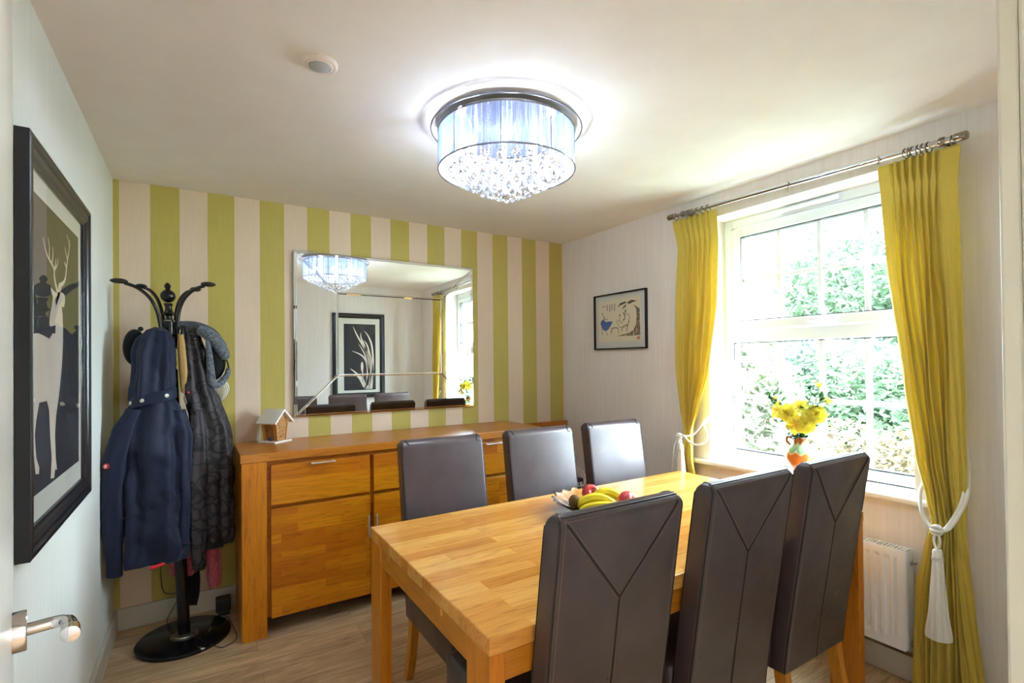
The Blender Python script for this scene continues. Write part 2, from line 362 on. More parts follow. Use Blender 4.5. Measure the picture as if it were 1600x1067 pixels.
# opening sash (upper)
SX = FX-.012; s0, s1, z0, z1 = FY0+.058, FY1-.058, TZ1-.004, RZ1-.058
b = MB().box(SX, SX+.06, s1-.062, s1, z0, z1).box(SX, SX+.06, s0, s0+.062, z0, z1).box(SX, SX+.06, s0+.062, s1-.062, z1-.058, z1).box(SX, SX+.06, s0+.062, s1-.062, z0, z0+.058)
sash = b.obj('opening_sash', MUPVC, wn, bevel=.009, seg=3)
b = MB(); gk = flat('rubber_gasket', (66, 70, 72), .6)
gy0, gy1 = s0+.066, s1-.066
for (a0, a1, c0, c1) in ((gy0-.006, gy1+.006, z1-.062, z1-.057), (gy0-.006, gy1+.006, z0+.057, z0+.061)): b.box(SX+.004, SX+.04, a0, a1, c0, c1)
b.box(SX+.004, SX+.04, gy1, gy1+.006, z0+.058, z1-.058).box(SX+.004, SX+.04, gy0-.006, gy0, z0+.058, z1-.058)
b.box(FX-.002, FX+.01, s1+.0002, s1+.0028, z0, z1).box(FX-.002, FX+.01, s0, s1, z1+.0002, z1+.0028)
L0, L1 = RZ0+.06, TZ0-.004
b.box(FX+.004, FX+.03, FY1-.062, FY1-.056, L0, L1).box(FX+.004, FX+.03, FY0+.06, FY1-.06, L1-.004, L1+.001).box(FX+.004, FX+.03, FY0+.06, FY1-.06, L0-.004, L0+.004)
b.obj('gasket', gk, wn)
PG = pane_mat('window_glass', .05)
MB().box(FX+.028, FX+.032, FY0+.05, FY1-.05, RZ0+.05, TZ0+.004).obj('lower_pane', PG, wn)
MB().box(FX+.026, FX+.030, s0+.05, s1-.05, z0+.05, z1-.05).obj('upper_pane', PG, sash)
b = MB()
for y in (-1.772, -1.992, -2.214):
    b.box(FX+.006, FX+.024, y-.012, y+.012, z0+.05, z1-.05); b.box(FX+.006, FX+.026, y-.012, y+.012, RZ0+.05, TZ0+.004)
b.box(FX+.008, FX+.022, gy0, gy1, 1.885-.012, 1.885+.012).box(FX+.008, FX+.022, FY0+.055, FY1-.055, 1.182-.012, 1.182+.012)
b.obj('glazing_bars', MUPVC, wn, bevel=.003)
b = MB(); hy = -1.955
b.lathe((SX, hy, 1.615), [(.014, 0), (.013, -.012), (.008, -.016)], 16, (1, 0, 0)).tube(smoothpath([(SX-.02, hy, 1.615), (SX-.026, hy-.02, 1.616), (SX-.03, hy-.06, 1.618), (SX-.03, hy-.115, 1.617)], 4), [.010]*4+[.008]*4+[.007]*4+[.005], 10)
b.obj('window_handle', MUPVC, sash, True)
MB().lathe((SX-.021, hy, 1.615), [(.006, 0), (.006, -.006), (.003, -.008)], 12, (1, 0, 0)).obj('handle_lock', MCHROME, sash, True)
MB().box(FX-.022, FX, -2.105, -1.80, RZ1-.036, RZ1-.012).box(FX-.026, FX-.022, -2.10, -1.805, RZ1-.033, RZ1-.015).obj('trickle_vent', MUPVC, wn, bevel=.003)
MB().box(W-.042, FX+.01, -2.59, -1.305, RZ0-.028, RZ0).obj('window_sill', MSILL, wn, bevel=.010, seg=4)

# ================================================================== OUTSIDE
def leafcloud(name, blobs, n, size, cols, seed, m=None):
    rnd = random.Random(seed); b = MB(); tot = sum(q[3]*q[4]*q[5] for q in blobs)
    for (cx, cy, cz, rx, ry, rz) in blobs:
        for i in range(int(n*rx*ry*rz/tot)):
            u = Vector((rnd.gauss(0, 1), rnd.gauss(0, 1), rnd.gauss(0, 1))).normalized()*rnd.random()**.22
            p = Vector((cx+u.x*rx, cy+u.y*ry, cz+u.z*rz)); s = size*rnd.uniform(.6, 1.4)
            a = Vector((rnd.gauss(0, 1), rnd.gauss(0, 1), rnd.gauss(0, .6))).normalized(); c = a.cross(Vector((rnd.gauss(0, 1), rnd.gauss(0, 1), rnd.gauss(0, 1)))).normalized()
            o = len(b.v); nn = a.cross(c)*s*.15
            b.v += [tuple(p-a*s), tuple(p+c*s*.42+nn), tuple(p+a*s), tuple(p-c*s*.42+nn)]; b.f.append((o, o+1, o+2, o+3))
    return b
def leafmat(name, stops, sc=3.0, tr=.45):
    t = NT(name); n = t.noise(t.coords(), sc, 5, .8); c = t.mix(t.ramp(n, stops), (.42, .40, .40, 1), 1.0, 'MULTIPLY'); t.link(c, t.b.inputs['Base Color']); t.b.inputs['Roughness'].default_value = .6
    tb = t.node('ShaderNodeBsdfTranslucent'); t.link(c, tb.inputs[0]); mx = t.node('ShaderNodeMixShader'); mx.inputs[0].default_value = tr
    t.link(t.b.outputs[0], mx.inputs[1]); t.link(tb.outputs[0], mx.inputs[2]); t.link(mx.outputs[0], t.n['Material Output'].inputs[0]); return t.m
def plant(name, label, cat, base, blobs, n, size, m, seed, trunk=None, group=None):
    t = thing(name, label, cat, base, 0, group)
    b = leafcloud(name, blobs, n, size, None, seed)
    me = bpy.data.meshes.new('foliage'); me.from_pydata([tuple(Vector(v)-Vector(base)) for v in b.v], [], b.f); me.materials.append(m)
    o = bpy.data.objects.new('foliage', me); COL.objects.link(o); o.parent = t
    if trunk:
        k = MB()
        for q in trunk: k.tube(smoothpath(q[0], 5), q[1], 8)
        k.obj('trunk', MBARK, t, True)
    return t
MBARK = speckle('bark', [(.3, (84, 74, 62)), (.7, (128, 118, 102))], 12)
GZ = -.35
def lawn_mat():
    t = NT('lawn_grass'); t.link(t.ramp(t.noise(t.coords(), 6, 6, .7), [(.3, (96, 108, 84)), (.7, (128, 136, 112))]), t.b.inputs['Base Color']); t.b.inputs['Roughness'].default_value = .9; return t.m
o = MB().box(W+.26, 40, -25, 40, GZ-.1, GZ).obj('lawn', lawn_mat()); struct(o)
ML_HEDGE = leafmat('leaf_hedge', [(.3, (72, 68, 42)), (.5, (132, 120, 88)), (.7, (200, 188, 158))], 5)
ML_GREEN = leafmat('leaf_green', [(.32, (50, 84, 54)), (.55, (112, 144, 104)), (.75, (190, 202, 168))], 2.5)
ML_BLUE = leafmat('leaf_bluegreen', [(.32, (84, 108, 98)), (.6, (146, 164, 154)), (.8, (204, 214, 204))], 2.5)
ML_PALE = leafmat('leaf_overexposed', [(.35, (170, 186, 170)), (.55, (222, 228, 216)), (.75, (246, 248, 244))], 3.5)  # overexposed daylight put into the leaf colour as near-white tones
ML_VAR = leafmat('leaf_variegated', [(.38, (84, 112, 74)), (.5, (150, 162, 128)), (.6, (236, 238, 226))], 9)
hb = [(6.4+.25*math.sin(i), -3.2+i*.62, .12, .75, .55, .66) for i in range(12)]
plant('hedge', 'low cream and green hedge across the garden outside the window', 'hedge', (6.4, .3, GZ), hb, 26000, .045, ML_HEDGE, 1)
plant('shrub', 'variegated shrub with large pale leaves close behind the left panes', 'shrub', (4.9, -.45, GZ), [(4.9, -.25, .75, .5, .62, 1.15), (4.8, -.75, .55, .4, .4, .8), (5.1, .2, 1.3, .45, .5, .6)], 2600, .085, ML_VAR, 2, [([(4.9, -.4, GZ), (4.9, -.35, .6), (4.85, -.2, 1.3)], .02), ([(4.9, -.4, GZ), (4.8, -.6, .5), (4.8, -.75, 1.1)], .015)])
plant('green_bush', 'bright green bush standing behind the low hedge, right part of the window', 'bush', (8.7, -.3, GZ), [(8.7, -.9, .6, 1.1, 1.1, 1.15), (8.8, .6, .5, 1.1, 1.0, 1.05), (8.6, -2.6, .5, 1.1, 1.2, 1.1)], 15000, .07, ML_GREEN, 3)
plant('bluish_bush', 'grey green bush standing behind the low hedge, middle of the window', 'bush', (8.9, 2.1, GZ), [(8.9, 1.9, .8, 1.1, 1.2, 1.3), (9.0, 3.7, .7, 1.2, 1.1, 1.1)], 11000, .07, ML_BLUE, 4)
plant('garden_tree', 'leafy green tree with a forked grey trunk beyond the hedge', 'tree', (10.4, -.7, GZ), [(10.4, -.8, 2.2, 1.3, 1.6, .8), (10.2, 1.0, 2.7, 1.2, 1.3, .8), (10.6, -2.4, 2.6, 1.2, 1.0, .8)], 7000, .085, ML_GREEN, 5,
      [([(10.4, -.7, GZ), (10.35, -.68, .9), (10.4, -.5, 1.9), (10.3, .3, 3.4)], .07), ([(10.35, -.68, .9), (10.4, -1.1, 1.9), (10.5, -1.6, 3.7)], .05)])
plant('overexposed_tree', 'tree with overexposure painted into its pale leaves, filling the upper left panes', 'tree', (11.0, 3.6, GZ), [(11.0, 3.2, 2.9, 1.5, 1.6, 1.3), (11.2, 4.9, 3.0, 1.6, 1.3, 1.5), (11.1, 3.0, 4.9, 1.6, 1.5, 1.0)], 9500, .085, ML_PALE, 6,
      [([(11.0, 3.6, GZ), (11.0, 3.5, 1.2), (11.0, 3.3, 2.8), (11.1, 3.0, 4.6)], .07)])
plant('overexposed_tree', 'sparse tree with overexposure painted into its pale leaves, filling the upper right panes', 'tree', (11.0, -.2, GZ), [(11.0, -1.2, 4.3, 1.5, 1.5, 1.0), (11.0, .9, 4.5, 1.6, 1.5, 1.0), (11.0, -2.9, 4.0, 1.3, 1.2, .9)], 5200, .085, ML_PALE, 8,
      [([(11.0, -.2, GZ), (11.05, -.2, 1.6), (11.0, .3, 3.4), (11.0, .8, 4.6)], .06), ([(11.05, -.2, 1.6), (11.0, -.8, 3.2), (11.0, -1.3, 4.5)], .045)])
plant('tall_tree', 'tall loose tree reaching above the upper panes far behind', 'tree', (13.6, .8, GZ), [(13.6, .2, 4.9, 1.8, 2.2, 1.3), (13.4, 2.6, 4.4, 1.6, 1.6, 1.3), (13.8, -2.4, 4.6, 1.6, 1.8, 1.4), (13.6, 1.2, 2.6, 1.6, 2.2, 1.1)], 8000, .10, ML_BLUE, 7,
      [([(13.6, .8, GZ), (13.6, .7, 1.6), (13.5, 1.2, 3.6), (13.4, 2.3, 4.6)], .09), ([(13.6, .7, 1.6), (13.7, -.4, 3.6), (13.7, -1.8, 4.8)], .06)])

# ================================================================== CURTAINS, POLE
PX = W-.085
def polez(y): return 2.313+(y+1.219)*(.039/1.446)
pole = thing('curtain_pole', 'polished metal curtain pole fixed above the window', 'curtain pole', (PX, -1.94, polez(-1.94)))
MB().tube([(PX, -1.235, polez(-1.235)), (PX, -2.65, polez(-2.65))], .0125, 20).obj('rod', MCHROME, pole, True)
for y, sgn in ((-1.235, 1), (-2.65, -1)):
    MB().lathe((PX, y-.012*sgn, polez(y)), [(.0155, 0), (.0175, .003), (.0175, .038), (.0155, .042), (.012, .044)], 24, (0, sgn, 0)).obj('end_cap', MPEWTER, pole, True)
for y in (-1.32, -2.60):
    MB().lathe((W, y, polez(y)), [(.022, 0), (.022, -.006), (.006, -.008), (.006, -.085)], 20, (1, 0, 0)).lathe((PX, y-.01, polez(y)), [(.016, 0), (.018, .003), (.018, .017), (.016, .02)], 20, (0, 1, 0)).obj('bracket', MPEWTER, pole, True)
ring_me = None
def ring(y, label, group=None, tilt=0.0):
    global ring_me
    z = polez(y)-.0075
    if ring_me is None:
        b = MB(); n = 36
        b.loft([[Vector(((.021+.0022*math.cos(t))*math.cos(a), .0022*math.sin(t), (.021+.0022*math.cos(t))*math.sin(a))) for t in [k*2*PI/8 for k in range(8)]] for a in [i*2*PI/n for i in range(n+1)]], True, False)
        b.tube([(.0045*math.cos(a), 0, -.0275+.0045*math.sin(a)) for a in [i*2*PI/12 for i in range(13)]], .0011, 6)
        o = b.obj('curtain_ring', MPEWTER, None, True, angle=80); ring_me = o
    else: o = ring_me.copy(); COL.objects.link(o)
    o.location = (PX, y, z); o.rotation_euler = (0, 0, tilt); tag(o, label, 'curtain ring')
    if group: o['group'] = group
for i, y in enumerate((-1.355, -1.372, -1.388, -1.425, -1.463, -1.50)): ring(y, ('first', 'second', 'third', 'fourth', 'fifth', 'last')[i]+' metal ring gathered over the far curtain, counted from the wall corner', 'rings gathered over the far curtain', random.uniform(-.25, .25))
ring(-1.267, 'metal ring holding the outer edge of the far curtain beside the wall end cap', None)
ring(-1.975, 'single metal ring hanging alone at the middle of the curtain pole', None, .5)
ring(-2.375, 'metal ring holding the inner edge of the near curtain, apart from the others', None, .45)
for i, y in enumerate((-2.477, -2.488, -2.503, -2.52, -2.538, -2.556)): ring(y, ('first', 'second', 'third', 'fourth', 'fifth', 'last')[i]+' metal ring gathered over the near curtain, counted from the window side', 'rings gathered over the near curtain', random.uniform(-.3, .3))
ring(-2.632, 'metal ring holding the outer edge of the near curtain beside the pole end')

def interp(tab, z):
    tab = sorted(tab)
    if z <= tab[0][0]: return tab[0][1:]
    for p, q in zip(tab, tab[1:]):
        if z <= q[0]:
            t = (z-p[0])/(q[0]-p[0]); t = t*t*(3-2*t)*.4+t*.6
            return tuple(a+(c-a)*t for a, c in zip(p[1:], q[1:]))
    return tab[-1][1:]
def curtain(name, label, prof, ztop, zbot, pleats, seed, xc, hw0, hw1):
    """prof: (z, yA, yB, depth).  pleats u positions at the header"""
    rnd = random.Random(seed); ph = [rnd.uniform(0, 6.28) for _ in range(8)]; zp = ztop-.125; k = pleats
    wk = [rnd.uniform(.7, 1.3) for _ in range(k)]
    def fn(u, v):
        z = ztop+(zbot-ztop)*v; yA, yB, dp = interp(prof, z); t = (u-hw0)/(hw1-hw0); dz = ztop-z
        q = min(1, max(0, (zp-z)/.45)); q = q*q*(3-2*q); pin = math.exp(-((z-zp)/(.035 if z > zp else .06))**2); x = 0; yo = 0
        if 0 < t < 1:
            i = min(k-1, int(t*k)); c_ = (i+.5)/k; sl_ = (t-c_)*k; edge = min(1, t*k*1.2, (1-t)*k*1.2)
            e = max(0, 1-abs(sl_)/.36)
            head = (.012*(.45+.55*abs(math.cos(1.5*PI*sl_/.36*1.0))) if abs(sl_) < .36 else 0)*min(1, e*4)-.006
            head *= (1-.5*pin)
            soft = (.0135+.004*math.sin(ph[5]+i*1.7))*math.cos(2*PI*sl_)*wk[i]
            x = edge*((1-q)*head*1.3+q*soft*dp)
            yo = -(sl_/k)*(hw1-hw0)*(yB-yA)*.62*pin*(1 if abs(sl_) < .42 else max(0, (.5-abs(sl_))/.08))
        sway = q*(.010*math.sin(2*PI*1.35*u+ph[0]+1.6*z)+.006*math.sin(2*PI*2.7*u+ph[1]-2.3*z)+.003*math.sin(2*PI*9*u+ph[2]+5*z+2*math.sin(2*z)))
        yw = q*(.006*math.sin(9*u+4*z+ph[3])+.004*math.sin(21*u-7*z+ph[4]))*math.sin(PI*u)
        return (xc+x+sway, yA+(yB-yA)*u+yo+yw, z)
    b = MB().grid(fn, 300, 160)
    t = thing(name, label, 'curtain', (xc, (prof[0][1]+prof[0][2])/2, ztop))
    o = b.obj('curtain_cloth', MCURT, t, True, solid=.0018, angle=180)
    return t
# far curtain: A is the room-corner side
pf = [(2.292, -1.235, -1.555, 1), (2.10, -1.275, -1.565, 1), (1.75, -1.265, -1.555, 1.1), (1.35, -1.25, -1.50, 1.2), (1.10, -1.275, -1.42, 1.3), (.98, -1.305, -1.372, 1.3), (.93, -1.312, -1.37, 1.3), (.80, -1.29, -1.375, 1.3), (.62, -1.255, -1.42, 1.2), (.05, -1.23, -1.46, 1.1)]
curtain('curtain', 'mustard pinch pleat curtain, the farther one in the corner left of the window', pf, 2.280, .03, 6, 3, W-.085, .16, .90)
pn = [(2.252, -2.375, -2.662, 1), (2.10, -2.388, -2.65, 1), (1.82, -2.405, -2.655, 1), (1.30, -2.46, -2.662, 1.1), (1.0, -2.495, -2.664, 1.15), (.82, -2.532, -2.662, 1.2), (.74, -2.545, -2.66, 1.2), (.62, -2.52, -2.668, 1.1), (.45, -2.49, -2.685, 1.1), (.05, -2.47, -2.715, 1.1)]
curtain('curtain', 'mustard pinch pleat curtain, the nearer one right of the window', pn, 2.245, .02, 7, 8, W-.095, .14, .80)

def tassel(t, top, length, r):
    top = Vector(top)
    th_ = MB().lathe(top, [(.004, .0), (.013, -.003), (.0165, -.012), (.0165, -.028), (.018, -.033), (.018, -.045), (.015, -.049)], 24).obj('tassel_head', MCORD, t, True)
    b = MB(); n = 96; rnd = random.Random(5)
    rings = []
    for k, (q, rr_) in enumerate(((0, .016), (.15, .019), (.4, .024), (.7, .030), (.95, r), (1.0, r*.98))):
        rings.append([top+Vector(((rr_*(1+.05*(i % 2)+.03*math.sin(i*2.7)))*math.cos(i*2*PI/n), (rr_*(1+.05*(i % 2)+.03*math.sin(i*2.7)))*math.sin(i*2*PI/n), -.047-length*q)) for i in range(n)])
    b.loft(rings); b.obj('tassel_skirt', MCORD, t, True, angle=20)
    b = MB()
    for i in range(16):
        a0 = i*2*PI/16
        for s_ in (1, -1): b.tube([top+Vector((.0182*math.cos(a0+s_*j*PI/16), .0182*math.sin(a0+s_*j*PI/16), -.033-.012*j/2)) for j in range(3)], .0011, 5)
    b.obj('tassel_braid', flat('cord_braid', (214, 196, 186), .7), th_, True)
tb = thing('curtain_tieback', 'white rope tieback with tassel around the nearer right-hand curtain', 'tieback', (W-.15, -2.6, .72))
kx, ky, kz = W-.175, -2.592, .725
def cordpair(pts, name, t, r=.0065, off=(0, 0, .011)):
    b = MB()
    for s_ in (-.5, .5): b.tube(smoothpath([Vector(p)+Vector(off)*s_ for p in pts], 8), r, 10)
    b.obj(name, MCORD, t, True, angle=80)
cordpair([(W-.005, -2.630, 1.047), (W-.05, -2.648, .958), (W-.10, -2.660, .874), (W-.14, -2.648, .804), (W-.165, -2.622, .742), (kx, ky, kz)], 'rope_loop', tb, .0065, (0, -.012, .004))
cordpair([(kx, ky, kz), (kx+.005, -2.56, .745), (W-.15, -2.532, .80), (W-.10, -2.515, .86), (W-.03, -2.52, .93)], 'rope_back', tb, .006, (.006, 0, .004))
b = MB()
for a0 in (0, 1.1, 2.2): b.tube([(kx-.004+.013*math.cos(a0)*math.cos(t_), ky+.0165*math.sin(t_), kz+.017*math.sin(a0)*math.cos(t_)+.004) for t_ in [i*2*PI/20 for i in range(21)]], .0065, 8)
b.obj('knot', MCORD, tb, True, angle=80)
b = MB()
for s_ in (-1, 1): b.tube(smoothpath([(kx, ky+.004*s_, kz-.012), (kx-.002, ky+.010*s_, kz-.04), (kx, ky+.003*s_, kz-.075)], 5), .0045, 8)
b.obj('tassel_cord', MCORD, tb, True)
tassel(tb, (kx, ky, kz-.07), .30, .040)
tf = thing('curtain_tieback', 'white rope tieback with tassel around the farther corner curtain', 'tieback', (W-.15, -1.34, .93))
kx, ky, kz = W-.15, -1.325, .945
b = MB().tube(smoothpath([(kx, ky, kz), (kx-.005, -1.36, kz+.005), (kx-.004, -1.40, kz-.025), (kx, -1.45, kz-.04), (kx+.03, -1.49, kz-.015), (kx+.05, -1.485, kz+.03), (kx+.07, -1.45, kz+.07), (W-.02, -1.42, kz+.09)], 8), .0055, 10)
b.tube(smoothpath([(kx, ky, kz), (kx+.01, -1.37, kz+.004), (kx+.025, -1.41, kz+.02), (kx+.055, -1.45, kz+.08), (W-.02, -1.44, kz+.12)], 8), .0055, 10)
b.obj('rope_loop', MCORD, tf, True, angle=80)
b = MB()
for a0 in (0, 1.1, 2.2): b.tube([(kx-.004+.011*math.cos(a0)*math.cos(t_), ky+.0155*math.sin(t_), kz+.014*math.sin(a0)*math.cos(t_)) for t_ in [i*2*PI/20 for i in range(21)]], .006, 8)
b.obj('knot', MCORD, tf, True, angle=80)
b = MB()
for s_ in (-1, 1): b.tube(smoothpath([(kx, ky+.004*s_, kz-.01), (kx-.002, ky-.006+.008*s_, kz-.03), (kx, ky-.008+.003*s_, kz-.05)], 5), .004, 8)
b.tube(smoothpath([(kx, ky+.01, kz-.01), (kx, ky+.04, kz-.06), (kx, ky+.055, kz-.16), (kx, ky+.068, kz-.30)], 6), .0042, 8)
b.tube(smoothpath([(kx, ky+.006, kz-.01), (kx, ky+.022, kz-.08), (kx, ky+.03, kz-.18), (kx, ky+.036, kz-.30)], 6), .0042, 8)
b.obj('tassel_cord', MCORD, tf, True)
tassel(tf, (kx, ky-.008, kz-.045), .22, .036)

# ------------------------------------------------------------------ radiator
rd = thing('radiator', 'white panel radiator on the wall below the window', 'radiator', (W-.06, -1.96, .16))
RX = W-.105; ra, rb_, rz0, rz1 = -2.458, -1.51, .165, .585
def radf(u, v):
    y = rb_+(ra-rb_)*u; z = rz0+(rz1-rz0)*v; k = 1 if .10 < v < .91 else 0
    w = math.sin((y*2*PI)/.0375); fl = max(0, min(1, .5+w*1.6))
    e = 1 if (.03 < u < .97) else 0
    kk = min(1, max(0, (v-.09)/.02))*min(1, max(0, (.92-v)/.02))
    return (RX+.011*fl*kk*e, y, z)
b = MB().grid(radf, 500, 60); b.obj('front_panel', MUPVC, rd, True, angle=180)
MB().box(RX+.0115, RX+.016, ra, rb_, rz0, rz1-.001).obj('panel_edge', MUPVC, rd, bevel=.003)
for ye in (ra-.004, rb_+.001): MB().box(RX+.012, RX+.075, ye, ye+.003, rz0+.005, rz1-.004).obj('side_panel', MUPVC, rd, bevel=.001)
b = MB().box(RX+.012, RX+.016, ra, rb_, rz1-.006, rz1).box(RX+.07, RX+.075, ra, rb_, rz1-.006, rz1)
y = ra+.01
while y < rb_-.01: b.box(RX+.015, RX+.071, y, y+.006, rz1-.006, rz1-.001); y += .0135
b.obj('top_grille', MUPVC, rd)
MB().box(RX+.066, RX+.074, ra+.01, rb_-.01, rz0+.01, rz1-.02).obj('rear_panel', MUPVC, rd)
MB().lathe((RX+.05, ra-.004, .535), [(.014, 0), (.014, -.006), (.009, -.008), (.009, -.018), (.006, -.02)], 12, (0, 1, 0)).obj('bleed_valve', MSTEEL, rd, True)
b = MB().lathe((RX+.045, ra-.004, .19), [(.012, 0), (.012, -.012), (.009, -.014), (.009, -.03), (.012, -.03), (.012, -.045)], 14, (0, 1, 0)).tube([(RX+.045, ra-.045, .19), (RX+.045, ra-.045, .13)], .0075, 10)
vl = b.obj('valve', MSTEEL, rd, True)
MB().lathe((RX+.045, ra-.045, .20), [(.015, 0), (.017, .01), (.017, .055), (.013, .062)], 16).obj('thermostat_knob', MUPVC, vl, True)
MB().tube([(W-.035, ra-.05, .128), (W-.035, -1.30, .128)], .0095, 12).tube([(RX+.045, ra-.045, .135), (W-.035, ra-.05, .128)], .008, 8).obj('pipe', MPEWTER, rd, True)

# ================================================================== CHANDELIER
LX, LY = 1.485, -1.598
ch = thing('chandelier', 'round flush ceiling light with silver thread drum shade and crystal drops', 'ceiling light', (LX, LY, H))
MB().lathe((LX, LY, H), [(.19, 0), (.19, -.020), (.185, -.024)], 48).obj('canopy', MUPVC, ch, True)
MB().lathe((LX, LY, 2.366), [(.19, .012), (.268, .010), (.271, .006), (.268, .001), (.0, 0)], 72, cap=False).obj('mirror_plate', MCHROME, ch, True)
MB().loft([[Vector((LX+r*math.cos(a), LY+r*math.sin(a), z)) for a in [i*2*PI/96 for i in range(96)]] for r, z in ((.272, 2.372), (.3125, 2.372), (.3125, 2.368), (.272, 2.368), (.272, 2.372))], True, False).obj('glass_disc', pane_mat('clear_disc', .06), ch)
MB().tube([(LX+.3135*math.cos(a), LY+.3135*math.sin(a), 2.370) for a in [i*2*PI/96 for i in range(97)]], .0026, 6).obj('disc_rim', flat('rim_grey', (120, 122, 128), .3, 1.), ch, True)
ZT, ZB, SR = 2.358, 2.204, .284
b = MB()
for z, r in ((ZT, .003), (ZB, .0034)): b.loft([[Vector((LX+(SR+r*math.cos(t))*math.cos(a), LY+(SR+r*math.cos(t))*math.sin(a), z+r*math.sin(t))) for t in [k*2*PI/8 for k in range(8)]] for a in [i*2*PI/96 for i in range(97)]], True, False)
va = math.atan2(-3.397-LY, .386-LX)
for k in range(9):
    a = va+math.radians(-4+40*k); b.tube([(LX+SR*math.cos(a), LY+SR*math.sin(a), ZB), (LX+SR*math.cos(a), LY+SR*math.sin(a), ZT)], .0022, 8)
for k in range(3):
    a = va+math.radians(16+120*k); b.tube([(LX+SR*math.cos(a), LY+SR*math.sin(a), ZT), (LX+(SR-.0)*math.cos(a), LY+SR*math.sin(a), 2.366)], .003, 8)
b.obj('shade_frame', flat('frame_metal', (150, 152, 160), .25, 1.), ch, True)
b = MB(); NTH = 520
for i in range(NTH):
    a = i*2*PI/NTH; w_ = .00055+.00035*random.random(); t_ = Vector((-math.sin(a), math.cos(a), 0))*w_; nrm = Vector((math.cos(a), math.sin(a), 0))
    c0 = Vector((LX, LY, ZB))+nrm*(SR-.0005); c1 = Vector((LX, LY, ZT))+nrm*(SR-.0005)
    b.add([c0-t_, c0+nrm*w_, c0+t_, c0-nrm*w_, c1-t_, c1+nrm*w_, c1+t_, c1-nrm*w_], [(0, 1, 5, 4), (1, 2, 6, 5), (2, 3, 7, 6), (3, 0, 4, 7)])
def threadmat():
    t = NT('silver_thread'); t.b.inputs['Base Color'].default_value = lin((176, 186, 214)); t.b.inputs['Roughness'].default_value = .35; t.b.inputs['Metallic'].default_value = .15
    tb_ = t.node('ShaderNodeBsdfTranslucent'); tb_.inputs[0].default_value = lin((190, 202, 232)); mx = t.node('ShaderNodeMixShader'); mx.inputs[0].default_value = .55
    t.link(t.b.outputs[0], mx.inputs[1]); t.link(tb_.outputs[0], mx.inputs[2]); t.link(mx.outputs[0], t.n['Material Output'].inputs[0]); return t.m
b.obj('thread_shade', threadmat(), ch)
MCRY = glass('crystal', 1.55)
bulb_m = emit('led_bulb', (.72, .85, 1.0), 130)
NB = 8
for k in range(NB):
    a = k*2*PI/NB+.3; p = Vector((LX+.19*math.cos(a), LY+.19*math.sin(a), 2.275))
    bhd = MB().lathe(p+Vector((0, 0, .012)), [(.010, 0), (.010, .03), (.012, .084)], 12).obj('bulb_holder', MUPVC, ch, True)
    MB().sphere(p, .0115, 12, 8, (1, 1, 1.2)).obj('bulb', bulb_m, bhd, True)
b0 = None
def dropmesh(nm, hgt, r):
    return MB().lathe((0, 0, 0), [(.0006, hgt), (.0015, hgt*.8), (r*.5, hgt*.45), (r*.93, hgt*.15), (r, 0), (r*.85, -r*.5), (r*.45, -r*.88), (.0006, -r)], 10)
drop = None
def adddrop(x, y, z):
    global drop
    if drop is None:
        drop = dropmesh('crystal_drop', .026, .0115).obj('crystal_drop', MCRY, None, False); o = drop
    else: o = drop.copy(); COL.objects.link(o)
    o.parent = ch; o.location = (x-LX, y-LY, z-H)
rows = ((.235, 26, 2.190), (.198, 22, 2.172), (.160, 18, 2.150), (.122, 13, 2.132), (.085, 9, 2.114), (.045, 6, 2.100), (0, 1, 2.078))
for r, n, z in rows:
    for i in range(n):
        a = i*2*PI/n+r*9; adddrop(LX+r*math.cos(a), LY+r*math.sin(a), z+random.uniform(-.003, .003))
strand = None
for r, n, z0_, z1_ in ((.205, 22, 2.21, 2.355), (.11, 11, 2.16, 2.355)):
    strand = None
    for i in range(n):
        a = i*2*PI/n+.1
        if strand is None:
            b = MB(); z = z0_
            while z < z1_: b.lathe((0, 0, z-H), [(.0004, -.0065), (.0055, 0), (.0004, .0065)], 6); z += .0138
            b.tube([(0, 0, z0_-H), (0, 0, 2.364-H)], .0004, 4); strand = b.obj('crystal_strand', MCRY, None, False); o = strand
        else: o = strand.copy(); COL.objects.link(o)
        o.parent = ch; o.location = (r*math.cos(a), r*math.sin(a), 0)

# ceiling sensor
dt = thing('ceiling_detector', 'round white detector with grey centre on the ceiling', 'detector', (.728, -1.653, H))
MB().lathe((.728, -1.653, H), [(.058, 0), (.058, -.006), (.052, -.011), (.047, -.011), (.045, -.009), (.042, -.012), (.036, -.014), (.034, -.010)], 40).obj('detector_housing', flat('detector_white', (232, 222, 214), .5), dt, True, angle=25)
MB().lathe((.728, -1.653, H-.009), [(.0335, 0), (.033, -.005), (.025, -.008), (.0, -.009)], 32).obj('detector_lens', flat('detector_grey', (176, 180, 184), .5), dt, True)

